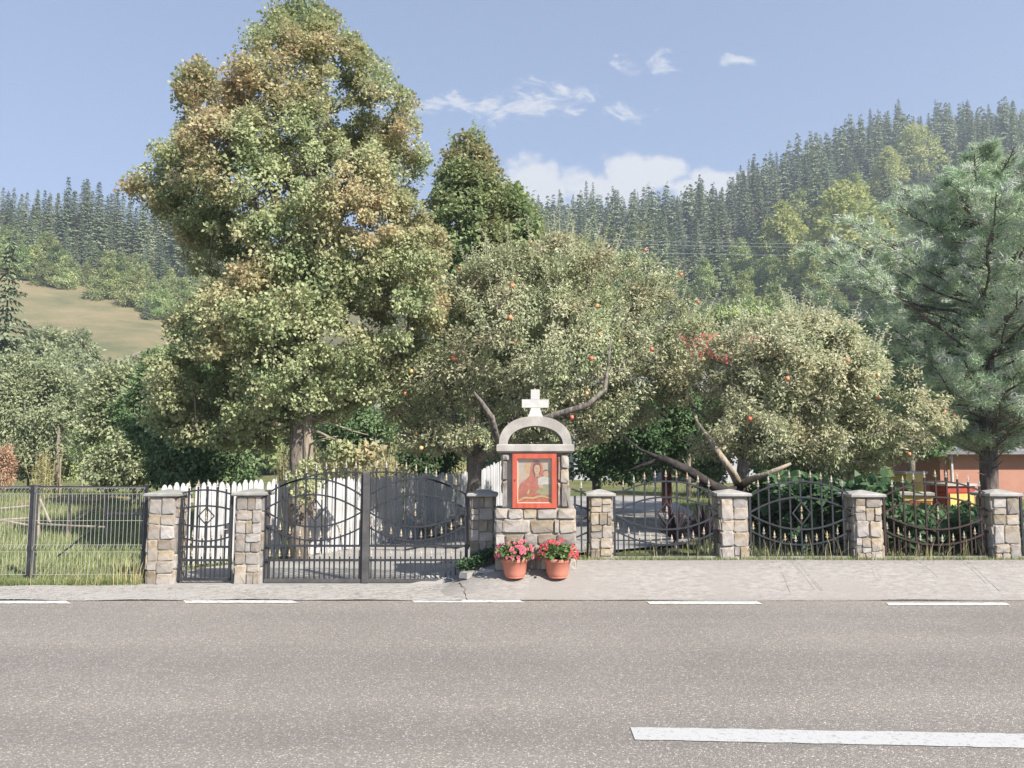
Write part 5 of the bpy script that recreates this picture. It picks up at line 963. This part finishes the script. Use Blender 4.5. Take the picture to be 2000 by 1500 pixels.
hive(1832,1888,948,988,13.8,'yellow beehive with a wide grey lid in front of the pink wall',hy,hr,.1)
# houses
def house(name,label,x0,x1,Y0,Y1,zg,ze,zr,wall,roof,ridge='x',eave=0.4,wins=(),tiles=True):
    t=thing(name,((x0+x1)/2,(Y0+Y1)/2,zg),label,'house'); obj('wall',MB().box(((x0+x1)/2,(Y0+Y1)/2,(zg+ze)/2),(x1-x0,Y1-Y0,ze-zg)),wall,t)
    a,b,c,d=x0-eave,x1+eave,Y0-eave,Y1+eave; m=MB(); ym=(c+d)/2
    m.add([(a,c,ze),(b,c,ze),(b,d,ze),(a,d,ze),(a,ym,zr),(b,ym,zr),(a,c,ze-.1),(b,c,ze-.1),(b,d,ze-.1),(a,d,ze-.1)],[(0,1,5,4),(2,3,4,5),(3,0,4),(1,2,5),(6,7,1,0),(7,8,2,1),(8,9,3,2),(9,6,0,3),(9,8,7,6)]); r_=obj('roof',m,roof,t)
    if tiles:
        L=math.hypot(ym-c,zr-ze); n=int((b-a)/0.35)
        rib=MB()
        for i in range(n+1):
            x=a+(b-a)*i/n; rib.add([(x-.035,c,ze+.01),(x+.035,c,ze+.01),(x+.035,ym,zr+.01),(x-.035,ym,zr+.01),(x,c,ze+.06),(x,ym,zr+.06)],[(0,4,5,3),(4,1,2,5),(0,1,4)])
        tag(obj('roof_ribs',rib,roof,r_),kind='stuff')
    for (wx,wz,ww,wh) in wins:
        f=obj('window',MB().box((wx,Y0-.02,wz),(ww,.06,wh)),M['white_paint'],t); obj('pane',MB().box((wx-ww*.23,Y0-.055,wz),(ww*.4,.02,wh*.86)),WG,f); obj('pane',MB().box((wx+ww*.23,Y0-.055,wz),(ww*.4,.02,wh*.86)),WG,f)
    return t
WG=mat('window_glass',(0.03,0.04,0.05),(0.05,0.06,0.07),2,0.1,spec=0.8)
pk=mat('pink_plaster',(0.40,0.20,0.145),(0.46,0.24,0.175),2,0.9,0.004,30); red=mat('red_roof_metal',(0.40,0.03,0.03),(0.55,0.07,0.06),3,0.4,0.0,spec=0.5); gr=mat('grey_roof_sheet',(0.16,0.16,0.17),(0.26,0.26,0.27),3,0.5,0.002,20); wh=mat('pale_plaster',(0.40,0.41,0.43),(0.50,0.51,0.53),2,0.9,0.003,20)
Yh=23.0; x0=P(1835,900,Yh).x
th=house('pink_house','low salmon-pink house with a grey metal roof behind the pine trunk',x0,x0+9,Yh,Yh+6,0.2,P(1900,884,Yh).z+0.05,P(1900,835,Yh+3).z,pk,gr,wins=((x0+5.2,1.1,0.9,1.0),))
obj('downpipe',MB().tube([(P(1857,900,Yh-.1).x,Yh-.12,0.2),(P(1857,900,Yh-.1).x,Yh-.12,P(1857,888,Yh).z)],0.045,8),M['white_paint'],th)
Yh=36.0; xa,xb=P(1365,690,Yh).x,P(1530,690,Yh).x
house('red_roof_house','two-storey pale house with a bright red tiled roof hidden behind the pale apple tree',xa,xb,Yh,Yh+6,0,P(1450,702,Yh).z,P(1450,652,Yh+3).z,wh,red,wins=((xa+1,P(1400,730,Yh).z,1.0,1.2),(xb-1,P(1400,730,Yh).z,1.0,1.2),(xa+1,P(1400,800,Yh).z,1.0,1.2),(xb-1,P(1400,800,Yh).z,1.0,1.2)))
Yh=44; xa,xb=P(676,800,Yh).x,P(728,800,Yh).x
house('grey_shed','small pale shed with a grey roof glimpsed between the maple and the apple tree',xa,xb,Yh,Yh+4,0,P(700,808,Yh).z,P(700,768,Yh+2).z,mat('grey_plaster',(0.20,0.20,0.21),(0.27,0.27,0.28),3,0.9),gr,eave=.3)
Yh=40; xa,xb=P(1120,800,Yh).x,P(1290,800,Yh).x
house('grey_roof_house','pale house with a dark grey roof showing through the apple leaves right of the shrine',xa,xb,Yh,Yh+6,0,P(1200,800,Yh).z,P(1200,735,Yh+3).z,wh,gr,wins=((xa+1.2,P(1200,850,Yh).z,1,1.2),(xb-1.4,P(1200,850,Yh).z,1,1.2)))
# low stone heap at the fence foot
hp=MB(); random.seed(5)
t=thing('rockery',P(855,1015,17.0),'heap of pale stones at the foot of the picket fence, behind the gate','rockery')
for i in range(26):
    s=random.uniform(.07,.16); px=random.uniform(832,905); Y=np.interp(px,[832,905],[15.4,17.6])-0.15-random.uniform(0,.5); q=P(px,1000,Y); m=MB(); z=ghf(q.x,Y)+random.uniform(.02,.30)
    m.lathe((0,0,0),[(0.3*s,-s*.5),(s*.9,-s*.3),(s,0),(s*.8,s*.35),(s*.3,s*.5)],7); m.v=[(v[0]*random.uniform(.85,1.2),v[1]*random.uniform(.85,1.2),v[2]*random.uniform(.8,1.2)) for v in m.v]
    me=bpy.data.meshes.new('stone'); me.from_pydata(m.v,[],m.f); me.materials.append(M['concrete_rough']); me.update(); inst('stone',me,t,(q.x,Y,z))
#HILL
# ------------------------------------------------------------------ hillsides
def spruce_mesh(seed,h=20.0,w=3.9,levels=38,thin=1.0):
    r=np.random.default_rng(seed); Vs=[];Qs=[];T=[];b=0
    V=np.array([(-.2,0,0),(.2,0,0),(0.02,0,h),(-0.02,0,h),(0,-.2,0),(0,.2,0),(0,.02,h),(0,-.02,h)]); Vs.append(V); Qs.append(np.array([(0,1,2,3),(4,5,6,7)])); T.append(np.full(8,.1)); b=8
    C=[];D=[];L=[];Tt=[]
    for i in range(levels):
        f=i/(levels-1); z=h*(0.06+0.92*f); R_=w*(1-f)**0.85*r.uniform(.82,1.12)+0.22; nb=int(5+6*(1-f)); a0=r.uniform(0,6.28); z00=z
        for k in range(nb):
            a=a0+k*6.283/nb+r.uniform(-.25,.25); l=R_*r.uniform(.6,1.15); z=z00+r.uniform(-.5,.5)*h/levels*1.6; dv=np.array([math.cos(a),math.sin(a),0]); sv=np.array([-dv[1],dv[0],0]); tn=r.uniform(.1,.9)
            m=max(2,int(l/0.42))
            for j in range(m+1):
                q=(j+.35)/(m+1); p=np.array([0,0,z])+dv*l*q+np.array([0,0,-0.42*l*q+0.20*l*q*q])
                for s in (-1,1):
                    C.append(p); D.append(dv*r.uniform(.7,1.1)+sv*s*r.uniform(.4,1)*(1.1-q*.5)+[0,0,r.uniform(-.55,-.1)]); L.append(r.uniform(.45,.8)*(0.55+0.45*(1-f))*thin); Tt.append(np.clip(tn*0.6+q*.45+r.uniform(-.1,.1),0,1))
    C=np.array(C);D=np.array(D);L=np.array(L); V,Q=leaves(C,D,norm(C*[1,1,0]+[0,0,1.2])+r.normal(size=(len(C),3))*.4,L*1.15,L*.5,0.25); Vs.append(V);Qs.append(Q+b);T.append(np.repeat(Tt,4))
    return np.concatenate(Vs),np.concatenate(Qs),np.concatenate(T)
def round_mesh(seed,h,w,ncl,per,ls,low=0.12,pw=0.6):
    r=np.random.default_rng(seed); pts=[]
    while len(pts)<ncl:
        f=r.uniform(); hw=w*math.sin(math.pi*min(1,(f*0.92+0.08))**pw)**0.8; rr=r.uniform()**0.3; a=r.uniform(0,6.28); x,y,z=hw*rr*math.cos(a),hw*rr*math.sin(a),h*(low+(1-low)*f)
        if noise.noise(Vector((x*.5+seed,y*.5,z*.5)))<-.15 and r.uniform()<.8: continue
        pts.append((x,y,z,rr))
    pts=np.array(pts); V,Q,T,O=crown(pts,np.array([0,0,h*.4]),None,ls,per,ls*1.9,0.65,seed,0.4)
    V=np.concatenate([V,np.array([(-.15,0,0),(.15,0,0),(.05,0,h*.8),(-.05,0,h*.8),(0,-.15,0),(0,.15,0),(0,.05,h*.8),(0,-.05,h*.8)])]); n=len(V)-8; Q=np.concatenate([Q,np.array([(n,n+1,n+2,n+3),(n+4,n+5,n+6,n+7)])]); T=np.concatenate([T,np.full(8,.1)])
    return V,Q,T
def mk(name,vqt,m): V,Q,T=vqt; me=fastmesh(name,V,Q,m,T); return me
SPR=[mk('spruce_tree',spruce_mesh(200+i,20,w,lv),L_['spruce']) for i,(w,lv) in enumerate(((3.9,38),(3.5,40),(4.4,36),(3.1,38),(3.8,42),(4.7,38)))]
DEC=[mk('deciduous_tree',round_mesh(300+i,h,w,130,26,0.50),L_['hill_leaf']) for i,(h,w) in enumerate(((10,3.8),(9,4.6),(12,3.8),(8,3.4)))]
YNG=[mk('young_tree',round_mesh(320+i,h,w,80,24,0.36,0.05,0.45),L_['young']) for i,(h,w) in enumerate(((6,2.3),(7,2.0),(5.5,2.7)))]
LIM=[mk('yellow_green_tree',round_mesh(340+i,h,w,150,26,0.50,.1),L_['lime_leaf']) for i,(h,w) in enumerate(((13,6.0),(12,4.2)))]
def plant(name,me,x,y,s,label,cat,group,sz=None):
    o=bpy.data.objects.new(name,me); COL.objects.link(o); o.location=(x,y,ghf(x,y)-0.3); o.rotation_euler=(0,0,random.uniform(0,6.28)); k=s; o.scale=(k,k,k*(sz or 1)); tag(o,label,cat,group); return o
random.seed(99); rr_=np.random.default_rng(99)
# right hill spruces
cand=[]
Y=112.0
while Y<318:
    sp=6.2+(Y-110)*0.012 if Y<235 else 4.9
    x=-0.12*Y
    while x<0.82*Y:
        xx=x+rr_.uniform(-.45,.45)*sp; yy=Y+rr_.uniform(-.45,.45)*sp*1.3; u=xx/yy
        if yy>110 and not(u<-0.10) : cand.append((xx,yy))
        x+=sp*1.12
    Y+=sp*1.45
def keep(xx,yy):
    u=xx/yy; d=noise.noise(Vector((xx*.028,yy*.028,3.3)))
    lim=np.interp(u,[-.1,0.0,0.2,0.35,0.5,0.82],[150,150,132,122,118,118])
    return yy>lim+d*22
LM=[]          # landmark trees first, so that the wood keeps clear in front of them
def lm(px,want,s,hh):
    for q in np.arange(100,300,1.0):
        x=P(px,500,q).x
        if ghf(x,q)+hh*s>=P(px,want,q).z: break
    LM.append((x,q,hh*s*0.42,s)); return x,q
L1=[lm(1660,352,1.75,13),lm(1745,288,1.25,12),lm(1530,398,1.45,12),lm(1800,240,1.5,13)]
L2=[lm(1398,412,0.95,20),lm(1312,468,0.72,20),lm(1378,590,0.30,20)]
def clear(x,y):
    for (a,b,w,s) in LM:
        k=y/b
        if b-75<y<b+4 and abs(x-a*k)<(w*0.9 if s>1 else 2.6)*k+2.4 and (ghf(x,y)+15-H)/y>(ghf(a,b)+(3 if s>1 else 1)-H)/b: return False
    return True
gaps=[c for c in cand if c[0]/c[1]>0 and not clear(*c)]
cand=[c for c in cand if keep(*c) and clear(*c)]
vis=[c for c in cand if 0.005<c[0]/c[1]<0.70]
vis.sort(key=lambda c:c[1]); print('spruce cand',len(cand),len(vis))
ridge=[c for c in vis if c[1]>268]; front=[c for c in vis if c[1]<=268]
random.shuffle(ridge)
indiv=set((front[:170]+ridge[:118]))
rest=[c for c in cand if c not in indiv]
def dec_here(x,y): 
    return noise.noise(Vector((x*.04+9,y*.04,1.1)))>0.08 and y<230
ndec=0
for (x,y) in indiv:
    s=random.uniform(.55,1.15)*np.interp(y,[110,200,240,320],[0.85,1.0,0.85,0.72])
    if dec_here(x,y) and random.random()<0.6: plant('deciduous_tree',random.choice(DEC),x,y,s*1.15,'round leafy tree mixed among the dark spruces of the right hillside','tree','leafy trees among the hillside spruces'); ndec+=1
    else: plant('spruce_tree',random.choice(SPR),x,y,s,'tall dark spruce standing in the dense wood on the right hillside','tree','spruces of the right hillside',random.uniform(.85,1.25))
print('dec',ndec)
SL=mk('spruce_low',spruce_mesh(230,20,3.9,24,1.3),L_['spruce'])
def joined(name,lst,srcs,sc,matl):
    Vs=[];Qs=[];T=[];b=0
    for (x,y) in lst:
        V,Q,Tt=random.choice(srcs); a=random.uniform(0,6.28); s=sc()*random.uniform(.85,1.15); c,s_=math.cos(a),math.sin(a); W_=np.stack([V[:,0]*c-V[:,1]*s_,V[:,0]*s_+V[:,1]*c,V[:,2]],1)*s+[x,y,ghf(x,y)-.3]; Vs.append(W_);Qs.append(Q+b);T.append(np.clip(Tt+random.uniform(-.2,.2),0,1)); b+=len(V)
    o=bpy.data.objects.new(name,fastmesh(name,np.concatenate(Vs),np.concatenate(Qs),matl,np.concatenate(T))); COL.objects.link(o); o['kind']='stuff'; return o
low=[spruce_mesh(231+i,20,4.4,12,2.5) for i in range(3)]; print('low faces',len(low[0][1]),len(SPR[0].polygons))
if rest: joined('far_forest',[c for c in rest if -0.02<c[0]/c[1]<0.78][:430],low,lambda:random.uniform(.62,.85),L_['spruce'])
# landmark trees on the right hill
def at(px,py_base,Y): p=P(px,py_base,Y); return p.x,Y
for (x,Y),s,label in zip(L2,(0.95,0.72,0.30),('tall slender sunlit spruce standing free in front of the right hillside wood','shorter slender sunlit spruce left of the tall free-standing one','very small young spruce just above the pale apple tree')):
    plant('spruce_tree',SPR[3],x,Y,s,label,'tree','spruces of the right hillside',1.0)
for (x,Y),s,k,label in zip(L1,(1.75,1.25,1.45,1.5),(0,1,1,0),('large rounded yellow-green tree high in the right hillside wood','small yellow tree with a visible stem, upper right of the rounded yellow-green tree','yellow-tipped leafy tree left of the rounded yellow-green tree','yellow-green tree on the upper right hillside behind the pine')):
    plant('yellow_green_tree',LIM[k],x,Y,s,label,'tree','yellow-green trees of the right hillside')
for (x,y) in gaps:
    if y<200 and x/y<.72: plant('deciduous_tree',DEC[int(x*7)%4],x,y,random.uniform(.55,.8),'round leafy tree mixed among the dark spruces of the right hillside','tree','leafy trees among the hillside spruces')
# shrub band at the foot of the right hill
def zone(x,y):
    u=x/y; a='left' if u<0.22 else ('middle' if u<0.42 else 'right'); b='ridge line' if y>245 else ('upper slope' if y>185 else ('middle slope' if y>150 else 'foot'))
    return a,b
n=0
for i in range(60):
    px=rr_.uniform(1290,1900); Y=rr_.uniform(84,112); x=P(px,600,Y).x
    plant('young_tree',YNG[i%3],x,Y,random.uniform(.7,1.2),'young pale green tree in the thicket at the foot of the right hill','tree','young trees below the right hillside wood')
for i in range(26):
    px=rr_.uniform(1060,1560); Y=rr_.uniform(112,165); x=P(px,600,Y).x
    if not clear(x,Y): continue
    plant('deciduous_tree',DEC[i%4],x,Y,random.uniform(.8,1.2),'round leafy tree mixed among the dark spruces of the right hillside','tree','leafy trees among the hillside spruces')
# left hill: spruces on the skyline, young wood band, lone spruce in the meadow
k=0
for i in range(62):
    px=-40+i*8.2+random.uniform(-5,5); Y=random.uniform(166,196); x=P(px,430,Y).x; T_=np.interp(px,[0,60,130,210,250,330,480],[365,372,345,352,385,372,400])+random.uniform(-4,26); zt=P(px,T_,Y).z; g_=ghf(x,Y); s=max(.35,min(1.1,(zt-g_)/20)); plant('spruce_tree',SPR[i%6],x,Y,s,'dark spruce in the row along the left skyline','tree','spruces on the left skyline',1.0)
for i in range(34):
    px=random.uniform(-30,470); Y=random.uniform(150,166); x=P(px,430,Y).x; plant('spruce_tree',SPR[i%6],x,Y,random.uniform(.35,.6),'dark spruce in the row along the left skyline','tree','spruces on the left skyline')
def band(px): return np.interp(px,[-60,0,60,200,300,420],[548,545,556,590,618,650])
cnt=0
for i in range(900):
    if cnt>=115: break
    px=random.uniform(-50,440); Y=random.uniform(100,160); x=P(px,500,Y).x; g_=ghf(x,Y); e=g_-H; tanv=e/Y
    lo=el(float(band(px))); hi=el(452+max(0,(px-200))*0.12)
    if tanv<lo or tanv>hi: continue
    cnt+=1; me=YNG[i%3] if random.random()<.78 else DEC[i%4]
    plant('young_tree',me,x,Y,random.uniform(.62,1.0)*(0.75 if me in DEC else 1),'pale green young tree in the dense thicket across the left hill','tree','young trees of the left hill thicket')
for i in range(16):
    px=random.uniform(60,200); Y=random.uniform(112,125); x=P(px,500,Y).x
    if (ghf(x,Y)-H)/Y<el(float(band(px)))-0.004: continue
    plant('spruce_tree',SPR[i%6],x,Y,random.uniform(.25,.36),'small dark spruce at the lower edge of the left hill thicket','tree','small spruces at the thicket edge')
x,Y=P(292,500,96).x,96.0
for q in np.arange(70,150,0.5):
    xx=P(292,500,q).x
    if (ghf(xx,q)-H)/q>=el(622): x,Y=xx,q; break
plant('spruce_tree',SPR[5],x,Y,0.17*Y/96,'lone small spruce in the dry meadow left of the maple','tree',None)
for px,Y,s,lab in ((14,52,0.84,'tall spruce at the far left edge, in front of the meadow'),(-35,56,0.8,'spruce cut by the left edge of the photo behind the other one')):
    xx=P(px,600,Y).x; plant('spruce_tree',SPR[0],xx,Y,s,lab,'tree',None)
# background hedgerow between (behind maple/apples) so no bare slope shows
for i in range(40):
    px=random.uniform(430,1100); Y=random.uniform(60,95); xx=P(px,700,Y).x; plant('deciduous_tree',DEC[i%4],xx,Y,random.uniform(.6,1.0),'leafy tree in the hedgerow behind the maple and the orchard','tree','hedgerow trees behind the orchard')
for i in range(26):
    px=random.uniform(0,420); Y=random.uniform(44,66); xx=P(px,800,Y).x; plant('young_tree',YNG[i%3],xx,Y,random.uniform(.35,.62),'low grey-green bush scattered over the lower left meadow','bush','bushes on the lower left meadow')
# ------------------------------------------------------------------ power poles and lines
pw=mat('pale_concrete_pole',(0.40,0.38,0.34),(0.5,0.48,0.44),3,0.8)
poles=[]
for px,py0,py1,Y,lab in ((287,722,684,70,'thin pale utility pole in the meadow left of the maple'),(117,745,715,60,'small pale utility pole among the bushes at the left')):
    a,b=P(px,py0,Y),P(px,py1,Y); a.z=ghf(a.x,Y); t=thing('utility_pole',a,lab,'utility pole'); obj('pole',MB().tube([a,b],[.13,.09],7),pw,t); obj('crossarm',MB().box((b.x,Y,b.z-.2),(1.3,.1,.1)),pw,t); poles.append(b)
cab=mat('power_cable',(0.35,0.37,0.4),(0.4,0.42,0.45),3,0.5)
def cable(a,b,sag,r_,lab):
    pts=[a.lerp(b,i/16)+Vector((0,0,-sag*4*(i/16)*(1-i/16))) for i in range(17)]; tag(obj('power_cable',MB().tube(pts,r_,4,False),cab),lab,'cable')
for y,nm in ((470,'highest'),(477,'second from the top'),(493,'lowest')):
    cable(P(1180,y-2,80),P(2150,y+1,80),0.4,0.022,'thin power cable crossing before the right hillside wood, '+nm+' of the three')
cable(poles[1]+Vector((.5,0,-.1)),poles[0]+Vector((-.5,0,-.1)),.3,.02,'thin cable strung between the two meadow poles'); cable(P(-80,728,60),poles[1]+Vector((-.5,0,-.1)),.3,.02,'thin cable running from the left photo edge to the small pole')
# ------------------------------------------------------------------ labels by zone for the many trees of the hillsides
for o in list(bpy.data.objects):
    g=o.get('group'); x,y=o.location.x,o.location.y; u=x/max(y,1)
    if g in ('spruces of the right hillside','leafy trees among the hillside spruces','yellow-green trees of the right hillside'):
        if g.startswith('yellow') or 'slender' in o['label'] or 'very small' in o['label']: continue
        a,b=zone(x,y); kind='dark spruce' if g.startswith('spruces') else 'round leafy tree'
        place={'ridge line':'against the sky on the %s part of the right ridge','upper slope':'high on the %s part of the right hillside','middle slope':'halfway up the %s part of the right hillside','foot':'low on the %s part of the right hillside'}[b]%a
        o['label']=kind+' '+place; o['group']=g+', '+a+' '+b
    elif g=='young trees of the left hill thicket':
        a='far left' if u<-0.57 else ('middle' if u<-0.47 else 'right'); b='upper' if y>140 else ('central' if y>122 else 'lower')
        o['label']='pale green young tree in the %s %s of the left hill thicket'%(b,a); o['group']=g+', '+b+' '+a
    elif g=='spruces on the left skyline':
        a=('far left of','left of','middle of','maple end of')[min(3,max(0,int((u+0.68)/0.09)))]; b='tall' if o.scale[2]>0.62 else 'short'
        o['label']=b+' dark spruce at the '+a+' the left skyline'; o['group']=g+', '+b+' '+a
    elif g=='young trees below the right hillside wood':
        a='left' if u<0.3 else ('middle' if u<0.45 else 'right'); b='front' if y<96 else 'rear'
        o['label']='young pale green tree, %s row, %s part of the right thicket'%(b,a); o['group']=g+', '+b+' '+a
    elif g=='hedgerow trees behind the orchard':
        a='behind the maple' if u<-0.15 else ('behind the pointed green tree' if u<0.02 else 'behind the large apple tree'); o['label']='leafy hedgerow tree '+a; o['group']=g+', '+a
    elif g=='bushes on the lower left meadow':
        a='far left' if u<-0.55 else ('middle' if u<-0.46 else 'right'); o['label']='low grey-green bush at the %s of the lower left meadow'%a; o['group']=g+', '+a
# ------------------------------------------------------------------ summer haze over the valley
hz=bpy.data.materials.new('haze'); hz.use_nodes=True; nd=hz.node_tree.nodes; nd.clear(); out=nd.new('ShaderNodeOutputMaterial'); pv=nd.new('ShaderNodeVolumePrincipled')
pv.inputs['Color'].default_value=(0.78,0.88,1.0,1); pv.inputs['Density'].default_value=0.0008; pv.inputs['Anisotropy'].default_value=0.2; hz.node_tree.links.new(pv.outputs[0],out.inputs['Volume'])
o=obj('haze',MB().box((0,420,84),(1010,970,192)),hz); o['kind']='stuff'
